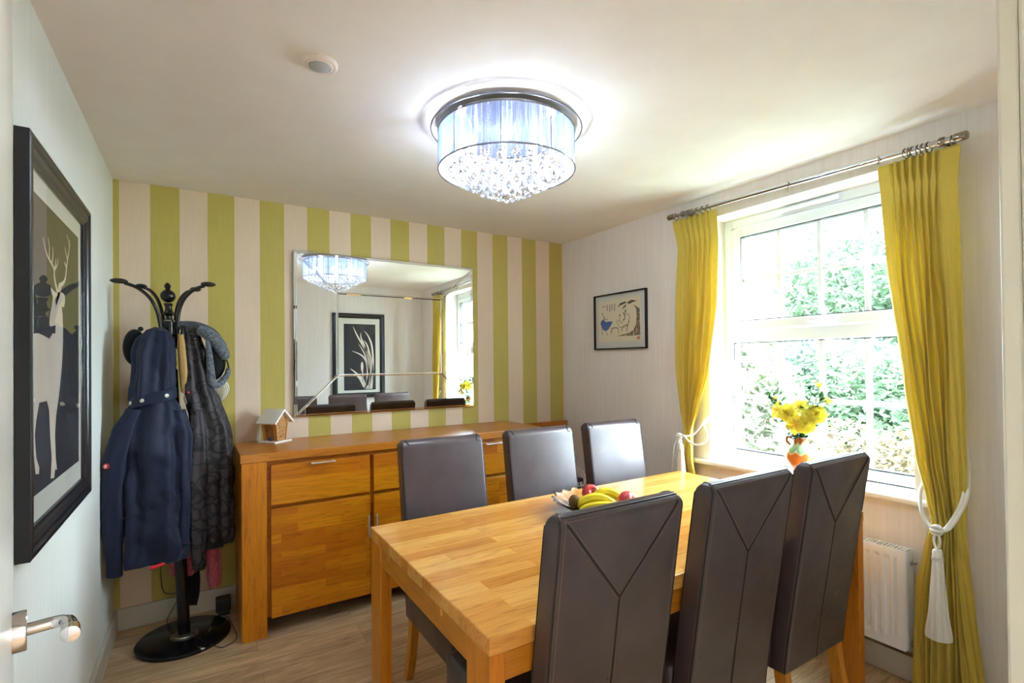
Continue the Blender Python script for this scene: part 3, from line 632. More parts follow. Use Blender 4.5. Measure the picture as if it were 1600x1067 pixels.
# ================================================================== SIDEBOARD
sb = thing('sideboard', 'long oak sideboard with three drawers and doors against the striped wall', 'sideboard', (1.49, -.27, 0))
X0, X1, YF, YB, TOP = .559, 2.425, -.519, -.022, .947
MB().box(X0, X1, YF, YB, TOP-.045, TOP).obj('top', MSBT, sb, bevel=.004)
for x0, x1 in ((X0+.006, X0+.121), (X1-.121, X1-.006)): MB().box(x0, x1, YF+.004, YB, 0, TOP-.045).obj('side_panel', MSBZ, sb, bevel=.003)
MB().box(X0+.121, X1-.121, YF+.053, YB, .085, TOP-.045).obj('carcass', MSBD, sb)
cols = ((.700, 1.214), (1.236, 1.750), (1.772, 2.286))
hm = flat('satin_nickel', (236, 236, 234), .42, 1.)
for i, (x0, x1) in enumerate(cols):
    d = MB().box(x0, x1, YF+.010, YF+.034, .670, .880).obj('drawer', MSBG, sb, bevel=.003)
    xc = (x0+x1)/2
    MB().box(xc-.064, xc+.064, YF-.014, YF-.006, .868, .875).box(xc-.055, xc-.047, YF-.008, YF+.010, .869, .874).box(xc+.047, xc+.055, YF-.008, YF+.010, .869, .874).obj('drawer_handle', hm, d, bevel=.001)
    dd = MB().box(x0, x1, YF+.010, YF+.032, .088, .650).obj('door', MSBX, sb, bevel=.003)
    hx = x1-.012 if i == 0 else x0+.012 if i == 1 else x0+.012
    MB().box(hx-.004, hx+.004, YF-.014, YF-.007, .415, .545).box(hx-.004, hx+.004, YF-.008, YF+.010, .425, .433).box(hx-.004, hx+.004, YF-.008, YF+.010, .527, .535).obj('door_handle', hm, dd, bevel=.001)
# boards flush between drawers (recessed frame)
MB().box(X0+.121, X1-.121, YF+.046, YF+.052, .085, .902).obj('recess_frame', MSBG, sb)

lb = MB().box(2.47, 3.003, -.052, -.022, .0, .912).obj('oak_leaf_board', wood('oak_leaf', 'zxy', (190, 112, 26), (164, 88, 14), (110, 56, 8), stave=False), bevel=.003)
place(lb, (2.74, -.037, 0)); tag(lb, 'upright oak board leaning in the corner behind the chairs, right of the sideboard', 'board')

# bug house on sideboard
bh = thing('insect_house', 'small wooden insect house with white roof on the sideboard', 'insect house', (.765, -.125, TOP), math.radians(41))
def L(b, name, m, par=bh, **k): return b.obj(name, m, par, world=False, **k)
L(MB().box(-.068, .068, -.062, .062, 0, .010), 'base', MWHITE, bevel=.001)
pine = wood('pine', 'zxy', (226, 170, 100), (210, 150, 80), (170, 110, 50), stave=False, rough=.6)
def sidewall(s_):
    b = MB(); b0_, t0_ = s_*.034, s_*.052; th = -s_*.007
    for (ya, yb) in ((-.052, -.036), (-.030, -.026), (.036, .052)):
        b.add([(b0_, ya, .010), (b0_+th, ya, .010), (b0_+th, yb, .010), (b0_, yb, .010), (t0_, ya, .130), (t0_+th, ya, .130), (t0_+th, yb, .130), (t0_, yb, .130)], [(0, 1, 2, 3), (4, 7, 6, 5), (0, 4, 5, 1), (1, 5, 6, 2), (2, 6, 7, 3), (3, 7, 4, 0)])
    return b
for s_ in (-1, 1): L(sidewall(s_), 'side_wall', pine)
b = MB().poly([(-.028, -.047, .011), (.028, -.047, .011), (.044, -.047, .130), (0, -.047, .176), (-.044, -.047, .130)], (0, 1, 0), .092)
L(b, 'reed_filling', speckle('reed_ends', [(.12, (48, 26, 12)), (.3, (168, 118, 66)), (.55, (206, 160, 100)), (.7, (120, 74, 36))], 130, .8, True))
for s_ in (-1, 1):
    a = Vector((s_*.70, 0, -.714)).normalized(); n_ = Vector((s_*.714, 0, .70)).normalized()
    L(MB().obox(Vector((0, -.002, .192))+a*.054-n_*.002, a, (0, 1, 0), n_, .054, .070, .0045), 'roof_panel', MWHITE)
L(MB().box(-.045, -.040, -.02, .006, .011, .034), 'vent_plate', flat('grey_tin', (90, 86, 90), .5), bevel=.001)

# ================================================================== MIRROR
mr = thing('wall_mirror', 'large frameless mirror with slanting glass facets hanging above the sideboard', 'mirror', (1.512, -.01, 1.073))
mx0, mx1, mz0, mz1 = .887, 2.137, 1.073, 2.113; ix0, ix1, iz0, iz1 = 1.147, 1.877, 1.328, 1.862
MMIR = flat('mirror_silver', (240, 244, 242), .0, 1.)
MB().box(mx0+.01, mx1-.01, -.020, -.001, mz0+.01, mz1-.01).obj('backing', MBLK2, mr)
MB().box(mx0+.006, mx1-.006, -.027, -.020, mz0+.006, mz1-.006).obj('mirror_glass', MMIR, mr)
def strip(p, q, w, name):
    p, q = Vector(p), Vector(q); d = (q-p).normalized(); s_ = Vector((-d.z, 0, d.x)); y0 = -.0272; yt = -.0295
    b = MB()
    prof = [(-w, y0), (-w*.25, yt), (w*.25, yt), (w, y0)]
    b.add([Vector((e.x, 0, e.z))+s_*a_+Vector((0, yy, 0)) for e in (p, q) for a_, yy in prof], [(0, 1, 5, 4), (1, 2, 6, 5), (2, 3, 7, 6), (0, 4, 7, 3)])
    b.obj(name, MMIR, mr)
I = [(ix0, 0, iz1), (ix1, 0, iz1), (ix1, 0, iz0), (ix0, 0, iz0)]; O = [(mx0+.01, 0, mz1-.01), (mx1-.01, 0, mz1-.01), (mx1-.01, 0, mz0+.01), (mx0+.01, 0, mz0+.01)]
for k in range(4): strip(I[k], I[(k+1) % 4], .0075, 'bevel_strip'); strip(I[k], O[k], .0075, 'bevel_strip')
b = MB()
for (xa, xb, za, zb, ax) in ((mx0, mx0+.016, mz0, mz1, 0), (mx1-.016, mx1, mz0, mz1, 1), (mx0, mx1, mz0, mz0+.016, 2), (mx0, mx1, mz1-.016, mz1, 3)):
    f_, g_ = -.0205, -.030
    if ax == 0: vs = [(xa, f_, za), (xb, g_, za+.016), (xb, g_, zb-.016), (xa, f_, zb)]
    if ax == 1: vs = [(xb, f_, za), (xa, g_, za+.016), (xa, g_, zb-.016), (xb, f_, zb)]
    if ax == 2: vs = [(xa, f_, za), (xa+.016, g_, zb), (xb-.016, g_, zb), (xb, f_, za)]
    if ax == 3: vs = [(xa, f_, zb), (xa+.016, g_, za), (xb-.016, g_, za), (xb, f_, zb)]
    b.add(vs, [(0, 1, 2, 3)])
b.add([(mx0+.016, -.0275, mz0+.016)], [])
b.v.pop(); b.obj('bevelled_edge', MMIR, mr)

# ================================================================== PICTURES
def prismloop(prof, corners, outward):
    """sweep a frame profile round a rectangle; corners in order, outward(dir) gives normal"""
    pass
MFR = flat('black_brown_frame', (26, 24, 28), .32)
MART = flat('charcoal_print', (44, 44, 48), .8)
MMAT = flat('cream_mount', (216, 216, 204), .85)
MCREAM = flat('cream_print', (224, 212, 196), .85)
PGL = pane_mat('picture_glass', .10)
def frame(t, P, u0_, u1_, v0_, v1_, w, depth, m, prof=None):
    """P(u, v, d) -> point; d away from the wall"""
    prof = prof or [(0, .0), (0, depth*.92), (.06, depth), (.22, depth), (.34, depth*.82), (.55, depth*.9), (.72, depth*.78), (.86, depth*.6), (1, depth*.55), (1, 0)]
    rings = []
    for k in range(5):
        cu, cv, su, sv = ((u0_, v0_, 1, 1), (u1_, v0_, -1, 1), (u1_, v1_, -1, -1), (u0_, v1_, 1, -1))[k % 4]
        rings.append([Vector(P(cu+su*q*w, cv+sv*q*w, d)) for q, d in prof])
    return MB().loft(rings, True, False).obj('frame', m, t)
t = thing('framed_picture', 'large framed print of a white stag on the left wall', 'picture', (0.001, -1.285, .92))
P = lambda u, v, d: (.0015+d, u, v)
frame(t, P, -1.70, -.87, .92, 2.0, .066, .031, MFR)
MB().box(.002, .010, -1.64, -.93, .98, 1.94).obj('mount', MMAT, t)
MB().box(.010, .0115, -1.588, -.985, 1.058, 1.876).obj('print', MART, t)
body = [(-1.586, 1.493), (-1.53, 1.496), (-1.471, 1.492), (-1.411, 1.486), (-1.369, 1.505), (-1.337, 1.505), (-1.332, 1.532), (-1.398, 1.523), (-1.411, 1.531), (-1.403, 1.56), (-1.378, 1.59), (-1.364, 1.615), (-1.391, 1.631), (-1.391, 1.642), (-1.364, 1.636), (-1.328, 1.632), (-1.263, 1.643), (-1.23, 1.642), (-1.207, 1.638), (-1.205, 1.618), (-1.219, 1.598), (-1.253, 1.597), (-1.242, 1.573), (-1.235, 1.533), (-1.236, 1.483), (-1.252, 1.407), (-1.275, 1.352), (-1.293, 1.314), (-1.331, 1.251), (-1.345, 1.194), (-1.336, 1.123), (-1.32, 1.085), (-1.345, 1.090), (-1.357, 1.066), (-1.397, 1.072), (-1.385, 1.131), (-1.404, 1.2), (-1.415, 1.277), (-1.441, 1.305), (-1.523, 1.305), (-1.553, 1.261), (-1.569, 1.22), (-1.554, 1.157), (-1.524, 1.126), (-1.528, 1.109), (-1.56, 1.115), (-1.57, 1.143), (-1.586, 1.208)]
b = MB().poly([(.0116, y, z) for y, z in body], (1, 0, 0), .0004)
for a_, rr_ in (([(-1.302, 1.63), (-1.327, 1.653), (-1.348, 1.678), (-1.352, 1.701), (-1.383, 1.714), (-1.424, 1.725), (-1.457, 1.744), (-1.478, 1.771)], .008), ([(-1.409, 1.72), (-1.409, 1.758), (-1.424, 1.783)], .005), ([(-1.379, 1.712), (-1.365, 1.743), (-1.371, 1.766)], .005), ([(-1.349, 1.70), (-1.333, 1.72), (-1.327, 1.738)], .005), ([(-1.345, 1.70), (-1.31, 1.722), (-1.295, 1.744)], .004),
                ([(-1.302, 1.628), (-1.285, 1.659), (-1.236, 1.673), (-1.199, 1.696), (-1.182, 1.73), (-1.165, 1.764), (-1.14, 1.801), (-1.145, 1.827), (-1.179, 1.845)], .008), ([(-1.142, 1.798), (-1.13, 1.819), (-1.132, 1.84)], .004), ([(-1.17, 1.766), (-1.189, 1.781), (-1.205, 1.799)], .004), ([(-1.184, 1.737), (-1.203, 1.742), (-1.217, 1.747)], .004), ([(-1.33, 1.60), (-1.29, 1.63), (-1.26, 1.66)], .012)):
    q = smoothpath([(0, y, z) for y, z in a_], 4); n = len(q)
    L_, R_ = [], []
    for i, p_ in enumerate(q):
        d_ = (q[min(i+1, n-1)]-q[max(i-1, 0)]).normalized(); s_ = Vector((0, -d_.z, d_.y)); r_ = rr_*(1-.75*i/n); L_.append(p_+s_*r_); R_.append(p_-s_*r_)
    for i in range(n-1): b.poly([Vector((.0116, a.y, a.z)) for a in (L_[i], L_[i+1], R_[i+1], R_[i])], (1, 0, 0), .0004)
b.obj('stag_silhouette', MCREAM, t)
MB().box(.0145, .0165, -1.64, -.93, .98, 1.94).obj('glass', pane_mat('glossy_picture_glass', .17), t)

# reed print on the front wall (seen in the mirror)
t = thing('framed_picture', 'tall framed print of white reeds on the front wall, seen in the mirror', 'picture', (2.14, -D+.001, .97))
P = lambda u, v, d: (u, -D+.0015+d, v)
frame(t, P, 1.806, 2.470, .965, 2.045, .062, .030, MFR)
MB().box(1.85, 2.43, -D+.002, -D+.010, 1.0, 2.0).obj('mount', MMAT, t)
MB().box(1.948, 2.352, -D+.010, -D+.0115, 1.060, 1.910).obj('print', MART, t)
b = MB(); yy = -D+.0116
for a_, rr_ in (([(2.209, 1.07), (2.281, 1.305), (2.27, 1.494), (2.189, 1.635), (2.109, 1.775), (2.064, 1.879)], .014), ([(2.279, 1.068), (2.317, 1.351), (2.307, 1.613), (2.26, 1.754), (2.207, 1.824)], .012), ([(2.232, 1.07), (2.246, 1.352), (2.188, 1.494), (2.05, 1.564)], .012), ([(2.22, 1.07), (2.186, 1.189), (2.094, 1.284), (2.026, 1.337)], .013), ([(2.186, 1.118), (2.182, 1.306), (2.174, 1.412)], .006), ([(2.256, 1.069), (2.27, 1.399), (2.212, 1.612), (2.167, 1.729), (2.162, 1.799)], .012), ([(2.197, 1.094), (2.14, 1.213), (2.071, 1.262)], .009), ([(2.30, 1.07), (2.31, 1.35), (2.25, 1.62), (2.2, 1.70)], .010), ([(2.245, 1.07), (2.26, 1.3), (2.21, 1.52), (2.13, 1.66)], .009)):
    q = smoothpath([(x, 0, z) for x, z in a_], 5); n = len(q); L_, R_ = [], []
    for i, p_ in enumerate(q):
        d_ = (q[min(i+1, n-1)]-q[max(i-1, 0)]).normalized(); s_ = Vector((-d_.z, 0, d_.x)); r_ = rr_*max(.1, math.sin(PI*min(1, .25+.75*i/n))); L_.append(p_+s_*r_); R_.append(p_-s_*r_)
    for i in range(n-1): b.poly([Vector((a.x, yy, a.z)) for a in (L_[i], L_[i+1], R_[i+1], R_[i])], (0, 1, 0), .0004)
b.sphere((2.176, yy, 1.36), .016, 12, 8, (1, .05, 4))
b.obj('reed_silhouettes', MCREAM, t)
MB().box(1.85, 2.43, -D+.0145, -D+.0165, 1.0, 2.0).obj('glass', PGL, t)

# ink painting on right wall
t = thing('framed_picture', 'small framed ink painting of two seated figures on the right wall', 'picture', (W-.001, -.67, 1.49))
P = lambda u, v, d: (W-.0015-d, u, v)
frame(t, P, -.943, -.404, 1.490, 1.907, .010, .020, MBLACK, [(0, 0), (0, .020), (1, .020), (1, 0)])
MB().box(W-.007, W-.002, -.934, -.413, 1.499, 1.898).obj('mount', flat('grey_mount', (206, 208, 200), .85), t)
MB().box(W-.0085, W-.007, -.882, -.450, 1.548, 1.862).obj('rice_paper', flat('rice_paper', (222, 212, 186), .85), t)
XA = W-.0086
def strokes(lst, name, m):
    b = MB()
    for pts, rr_ in lst:
        q = smoothpath([(0, y, z) for y, z in pts], 3); n = len(q)
        for i in range(n-1):
            d_ = (q[i+1]-q[i]);
            if d_.length < 1e-7: continue
            d_.normalize(); s_ = Vector((0, -d_.z, d_.y)); r1, r2 = 1.45*rr_*(1-.4*i/n), 1.45*rr_*(1-.4*(i+1)/n); e = d_*rr_*.3
            b.poly([Vector((XA, a.y, a.z)) for a in (q[i]+s_*r1-e, q[i+1]+s_*r2+e, q[i+1]-s_*r2+e, q[i]-s_*r1-e)], (-1, 0, 0), .0003)
    b.obj(name, m, t)
def blots(lst, name, m):
    b = MB()
    for pts in lst: b.poly([(XA, y, z) for y, z in pts], (-1, 0, 0), .0003)
    b.obj(name, m, t)
INK = flat('ink', (38, 36, 34), .8)
blots([[(-.652, 1.793), (-.682, 1.827), (-.734, 1.835), (-.748, 1.825), (-.719, 1.818), (-.682, 1.811)], [(-.748, 1.825), (-.798, 1.841), (-.851, 1.827), (-.805, 1.822), (-.777, 1.812)], [(-.7, 1.775), (-.719, 1.802), (-.748, 1.815), (-.741, 1.8), (-.718, 1.787)]], 'palm_leaves', flat('ink_grey', (74, 76, 70), .8))
trm = speckle('ink_wash', [(.38, (62, 60, 56)), (.52, (134, 120, 96)), (.62, (206, 196, 168))], 45, .85)
blots([[(-.815, 1.804), (-.833, 1.796), (-.874, 1.772), (-.875, 1.676), (-.879, 1.587), (-.801, 1.584), (-.715, 1.586), (-.648, 1.587), (-.716, 1.599), (-.773, 1.606), (-.812, 1.624), (-.838, 1.659), (-.846, 1.72), (-.842, 1.772)]], 'trunk_and_rock', trm)
blots([[(-.469, 1.699), (-.482, 1.713), (-.50, 1.722), (-.516, 1.708), (-.53, 1.697), (-.556, 1.702), (-.578, 1.699), (-.598, 1.702), (-.595, 1.686), (-.581, 1.67), (-.557, 1.644), (-.525, 1.63), (-.493, 1.645), (-.481, 1.671)], [(-.71, 1.696), (-.714, 1.711), (-.732, 1.712), (-.724, 1.702)]], 'blue_robe', flat('ink_blue', (62, 98, 158), .8))
blots([[(-.847, 1.576), (-.874, 1.577), (-.875, 1.555), (-.848, 1.555)], [(-.486, 1.822), (-.527, 1.822), (-.527, 1.815), (-.486, 1.815)]], 'red_seals', flat('ink_red', (206, 128, 104), .8))
S = [([(-.584, 1.608), (-.592, 1.642), (-.619, 1.651), (-.653, 1.647), (-.66, 1.636), (-.662, 1.606)], .0022), ([(-.488, 1.602), (-.483, 1.649), (-.47, 1.695)], .0016), ([(-.539, 1.599), (-.533, 1.632)], .0016), ([(-.697, 1.623), (-.709, 1.656), (-.753, 1.665)], .002), ([(-.745, 1.618), (-.756, 1.658), (-.772, 1.70)], .002), ([(-.681, 1.735), (-.673, 1.712), (-.687, 1.681), (-.71, 1.69)], .0013), ([(-.733, 1.75), (-.761, 1.738), (-.775, 1.724), (-.767, 1.678), (-.738, 1.654), (-.679, 1.65), (-.646, 1.698), (-.68, 1.698)], .0013), ([(-.715, 1.755), (-.728, 1.735), (-.728, 1.715)], .003), ([(-.733, 1.757), (-.738, 1.775)], .004), ([(-.494, 1.757), (-.488, 1.768)], .003), ([(-.50, 1.745), (-.512, 1.73), (-.505, 1.715)], .0022), ([(-.512, 1.73), (-.54, 1.715), (-.55, 1.728)], .0013), ([(-.683, 1.742), (-.675, 1.738)], .004)]
rnd = random.Random(11)
for (yc, za, zb) in ((-.623, 1.828, 1.779), (-.596, 1.826, 1.787), (-.572, 1.826, 1.776), (-.546, 1.826, 1.787)):
    z = za
    while z > zb:
        S += [([(yc-.005, z), (yc+.005, z-.001)], .0009), ([(yc-.004, z-.004), (yc+.005, z-.003)], .0009), ([(yc, z+.002), (yc+rnd.uniform(-.003, .003), z-.008)], .0009), ([(yc-.004, z-.003), (yc-.005, z-.008)], .0007)]; z -= .0115
strokes(S, 'ink_lines', INK)
MB().box(W-.0125, W-.011, -.934, -.413, 1.499, 1.898).obj('glass', PGL, t)

# ================================================================== TABLE
tx0, tx1, ty0, ty1, TZ = .948, 2.731, -2.382, -1.436, .770
tb_ = thing('dining_table', 'rectangular oak dining table with butcher-block top', 'table', (1.84, -1.91, 0))
MB().box(tx0, tx1, ty0, ty1, TZ-.042, TZ).obj('tabletop', MTT, tb_, bevel=.003)
for x in (tx0, tx1-.044):
    for y in (ty0+.002, ty1-.122): MB().box(x+.001, x+.043, y, y+.120, 0, TZ-.042).obj('leg', MTLEG, tb_, bevel=.003)
for x in (tx0+.006, tx1-.028):
    MB().box(x, x+.022, ty0+.122, ty1-.122, .655, .722).obj('apron', MTAPR, tb_, bevel=.002)
for y in (ty0+.010, ty1-.032): MB().box(tx0+.043, tx1-.043, y, y+.022, .655, .722).obj('apron', MTAPX, tb_, bevel=.002)
for x in (tx0+.003, tx1-.009):
    b = MB()
    for y in (-2.10, -1.645): b.box(x, x+.006, y-.004, y+.004, .705, TZ-.042)
    b.obj('spacer_tab', flat('light_oak', (222, 160, 80), .5), tb_)

# ================================================================== CHAIRS
HW = .205; ZTOP = 1.055; TH = .066; ZB0 = .305
def rear(z):
    t_ = max(0, (z-ZB0)/(ZTOP-ZB0)); return -.262-.108*t_**1.25-.006*math.sin(PI*t_)
def rr_ring(hx, y0, y1, z, r, n=6, zf=None):
    pts = []; r = min(r, (y1-y0)/2*.98, hx*.9)
    for (cx, cy, a0) in ((hx-r, y1-r, 0), (-hx+r, y1-r, PI/2), (-hx+r, y0+r, PI), (hx-r, y0+r, 1.5*PI)):
        for k in range(n+1): a = a0+k*(PI/2)/n; pts.append(Vector((cx+r*math.cos(a), cy+r*math.sin(a), z)))
    return pts
def make_chair():
    t = thing('dining_chair', '', 'chair', (0, 0, 0))
    R = TH/2; rings = []
    zs = [ZB0+(ZTOP-R-ZB0)*i/28 for i in range(29)]
    for z in zs: rings.append(rr_ring(HW, rear(z), rear(z)+TH, z, .012))
    for k in range(1, 10):
        a = k*(PI/2)/9.4; z = ZTOP-R+R*math.sin(a); ht = R*math.cos(a); yc = rear(z)+R
        rings.append(rr_ring(HW-.016*(1-math.cos(a))*1.2, yc-ht, yc+ht, z, .012*math.cos(a)+.0008))
    rings = [[Vector((p.x+.0*p.z, p.y, p.z)) for p in q] for q in rings]
    MB().loft(rings).obj('backrest', MLEA, t, True, world=False, angle=50)
    # seat
    rings = []
    y0, y1 = -.215, .245
    for (z, ins, r) in ((.310, .004, .02), (.318, .0, .022), (.40, -.002, .024), (.455, -.003, .026), (.468, .001, .028), (.477, .012, .03), (.482, .03, .035), (.485, .07, .05), (.487, .13, .05)):
        rings.append(rr_ring(.212-ins, y0+ins*.3, y1-ins, z, r))
    MB().loft(rings).obj('seat', MLEA, t, True, world=False, angle=50)
    # legs
    for s_ in (-1, 1):
        x = s_*.178
        MB().loft([[Vector((x+i*w, .215+j*w, z)) for i, j in ((-1, -1), (1, -1), (1, 1), (-1, 1))] for z, w in ((0, .016), (.33, .023))]).obj('leg', MCLEG, t, bevel=.002, world=False)
        rg = []
        for k in range(13):
            z = .34*k/12; yb_ = -.235-.075*(1-z/.34)**1.8; w = .019+.004*k/12
            rg.append([Vector((x+i*.017, yb_+j*w, z)) for i, j in ((-1, -1), (1, -1), (1, 1), (-1, 1))])
        MB().loft(rg).obj('leg', MCLEG, t, True, bevel=.002, world=False, angle=30)
    # seams on rear: gusset piping at the sides and over the top, Y join
    def rs(x, z, off=0):   # rear surface point following the rolled top
        if z < ZTOP-R: return Vector((x, rear(z)-off, z))
        a = math.asin(min(1, (z-(ZTOP-R))/R)); return Vector((x, rear(z)+R-(R+off)*math.cos(a), ZTOP-R+(R+off)*math.sin(a)))
    b = MB(); st = MB()
    for s_ in (-1, 1):
        xe = s_*(HW-.0035)
        for yo in (0, 1):
            pts = [Vector((xe, rear(z)+(.0035 if yo == 0 else TH-.0035), z)) for z in zs]
            if yo == 0:
                arc = [Vector((s_*(HW-.0035-.016*(1-math.cos(a))), rear(ZTOP-R)+R-(R-.002)*math.cos(a), ZTOP-R+(R-.002)*math.sin(a))) for a in [k*PI/12 for k in range(1, 12)]]
                pts = pts+arc+list(reversed([Vector((xe, rear(z)+TH-.0035, z)) for z in zs]))
                b.tube(pts, .0030, 6)
        st.tube([Vector((s_*(HW-.016), rear(z)-.0002, z)) for z in zs]+[rs(s_*(HW-.018), z, .0001) for z in (ZTOP-.025, ZTOP-.02, ZTOP-.012, ZTOP-.006)], .0009, 5)
    zj = ZTOP-.235
    for s_ in (-1, 1):
        pth_ = [rs(s_*(HW-.022)*(1-q), (ZTOP-.018)+(zj-ZTOP+.018)*q, .0003) for q in [k/24 for k in range(25)]]
        b.tube(pth_, .0026, 6)
        for o_ in (-.009, .009): st.tube([rs(p_.x, p_.z+o_, .0004) for p_ in pth_ if p_.z+o_ < ZTOP-.008], .0011, 5)
    b.tube([rs(0, ZB0+(zj-ZB0)*k/24, .0003) for k in range(25)], .0022, 6)
    for o_ in (-.007, .007): st.tube([rs(o_, ZB0+(zj-.006-ZB0)*k/24, .0004) for k in range(25)], .0009, 5)
    b.tube([rs(x_, ZTOP-.004, .0003) for x_ in [-HW+.014+(2*HW-.028)*k/10 for k in range(11)]], .0018, 6)
    for dz in (.001, .013): st.tube([rs(x_, ZTOP-dz, .0004) for x_ in [-HW+.014+(2*HW-.028)*k/10 for k in range(11)]], .0009, 5)
    b.obj('piping', MSEAM, t, True, world=False, angle=80); st.obj('stitching', MSTIT, t, True, world=False, angle=80)
    return t
G = 'brown leather dining chairs'
c0 = make_chair(); c0.location = (1.268, -2.135, 0)
c0['label'] = 'brown leather dining chair in the foreground, nearest of the row with Y-shaped back seams'; c0['group'] = G
dup(c0, (1.805, -2.130, 0), 0, 'brown leather chair with Y-shaped back seam, middle of the near row')
dup(c0, (2.318, -2.134, 0), 0, 'brown leather chair with Y-shaped back seam, near row, closest to the radiator')
f1 = dup(c0, (1.352, -1.535, 0), PI, 'brown leather chair across the table, leftmost, before the sideboard doors')
dup(c0, (1.907, -1.535, 0), PI, 'brown leather chair across the table, middle one behind the fruit bowl')
dup(c0, (2.430, -1.530, 0), PI, 'brown leather chair across the table, closest to the ink painting wall')
b = MB().grid(lambda u, v: (.03+.03*u+.006*math.sin(4*v), .0+.004*math.sin(6*v), .312-.055*v), 4, 8)
o = b.obj('care_label', MWHITE, f1, world=False, solid=.0006); 

# ================================================================== FRUIT BOWL
BX, BY = 1.80, -1.765
bw = thing('fruit_bowl', 'ribbed clear glass fruit bowl on the dining table', 'bowl', (BX, BY, TZ))
def bowlring(r, z, rib): return [Vector((BX+(r*(1+rib*math.cos(18*a)))*math.cos(a), BY+(r*(1+rib*math.cos(18*a)))*math.sin(a), TZ+z+rib*.12*math.cos(18*a))) for a in [k*2*PI/144 for k in range(144)]]
pr = [(.001, .004, 0), (.05, .004, 0), (.06, .0, .0), (.068, .003, .01), (.11, .02, .02), (.145, .036, .03), (.172, .052, .045), (.174, .055, .045), (.168, .056, .04), (.142, .041, .03), (.108, .026, .02), (.06, .010, .005), (.001, .009, 0)]
MB().loft([bowlring(r, z, q) for r, z, q in pr]).obj('glass_bowl', glass('pressed_glass', 1.34), bw, True, angle=30)
def fruitmat(name, c1, c2, c3, sc, rough=.35):
    t = NT(name); v = t.coords('xyz'); t.link(t.ramp(t.noise(v, sc, 4, .6), [(.3, c1), (.5, c2), (.7, c3)]), t.b.inputs['Base Color']); t.b.inputs['Roughness'].default_value = rough; return t.m
MAP = fruitmat('apple_skin', (206, 42, 52), (214, 72, 70), (232, 168, 92), 14)
MBAN = fruitmat('banana_skin', (226, 198, 24), (234, 208, 34), (216, 196, 40), 12, .45)
MKIWI = speckle('kiwi_skin', [(.3, (104, 78, 34)), (.7, (134, 102, 48))], 90, .9)
MSTEM = flat('stem_brown', (84, 60, 32), .8); MTIP = flat('banana_green', (128, 156, 40), .6)
def apple(c, label, tilt):
    t = thing('apple', label, 'apple', c)
    R_ = .039; q = Matrix.Rotation(tilt[0], 3, 'X') @ Matrix.Rotation(tilt[1], 3, 'Y'); b = MB()
    pr = [(.001, .022), (.006, .021), (.014, .028), (.024, .031), (.034, .022), (.039, .004), (.036, -.014), (.026, -.030), (.014, -.036), (.006, -.033), (.001, -.031)]
    b.loft([[Vector(c)+q @ Vector((r*math.cos(a), r*math.sin(a), z)) for a in [k*2*PI/28 for k in range(28)]] for r, z in pr]); b.obj('apple_flesh', MAP, t, True, angle=80)
    MB().tube([Vector(c)+q @ Vector(p) for p in ((0, 0, .02), (.001, 0, .03), (.004, 0, .038))], .0014, 6).obj('stem', MSTEM, t, True)
apple((1.876, -1.652, .812), 'red apple at the back of the glass fruit bowl, behind the bananas', (1.1, -.2))
apple((1.899, -1.858, .822), 'red and yellow apple at the right of the bananas in the bowl', (1.2, .3))
k_ = MB().sphere((1.738, -1.712, .808), .031, 20, 14, (.85, .85, 1.0)).obj('kiwi_fruit', MKIWI, None, True); place(k_, (1.738, -1.712, .777)); tag(k_, 'brown kiwi fruit left of the bananas in the glass bowl', 'kiwi')
bn = thing('banana_bunch', 'bunch of ripe yellow bananas lying in the glass fruit bowl', 'bananas', (1.72, -1.88, .80))
def banana(pts, r=.0175):
    q = smoothpath(pts, 6); n = len(q); rs_ = [r*min(1, .30+1.0*math.sin(PI*min(1, max(.03, i/(n-1))))**.55) for i in range(n)]
    rs_[0] = .005; rs_[-1] = .005; rs_[-2] = .008
    return MB().tube(q, rs_, 7).obj('banana', MBAN, bn, True, angle=35)
bb = [banana([(1.738, -1.724, .790), (1.762, -1.740, .812), (1.798, -1.762, .826), (1.836, -1.785, .820), (1.868, -1.806, .798)], .0205),
      banana([(1.838, -1.716, .815), (1.878, -1.741, .834), (1.912, -1.768, .826), (1.926, -1.792, .806), (1.905, -1.812, .790)], .020),
      banana([(1.712, -1.775, .789), (1.752, -1.800, .803), (1.790, -1.822, .808), (1.830, -1.838, .803), (1.862, -1.838, .794)], .019)]
MB().tube([(1.862, -1.815, .795), (1.885, -1.832, .790), (1.905, -1.85, .79)], [.012, .010, .008], 8).obj('bunch_stem', MTIP, bn, True)
# woven mat
wm = MB()
for k in range(6):
    r = .014+.013*k; wm.tube([(1.612+r*math.cos(a), -1.905+r*math.sin(a), TZ+.005+.0018*math.sin(a*14+k*PI)) for a in [i*2*PI/90 for i in range(91)]], .0062, 6)
wm = wm.obj('woven_coaster', speckle('wicker', [(.3, (120, 88, 50)), (.6, (196, 164, 110)), (.8, (226, 200, 150))], 120, .8), None, True); place(wm, (1.612, -1.905, TZ)); tag(wm, 'round woven wicker coaster on the table, half hidden by the foreground chair', 'coaster')

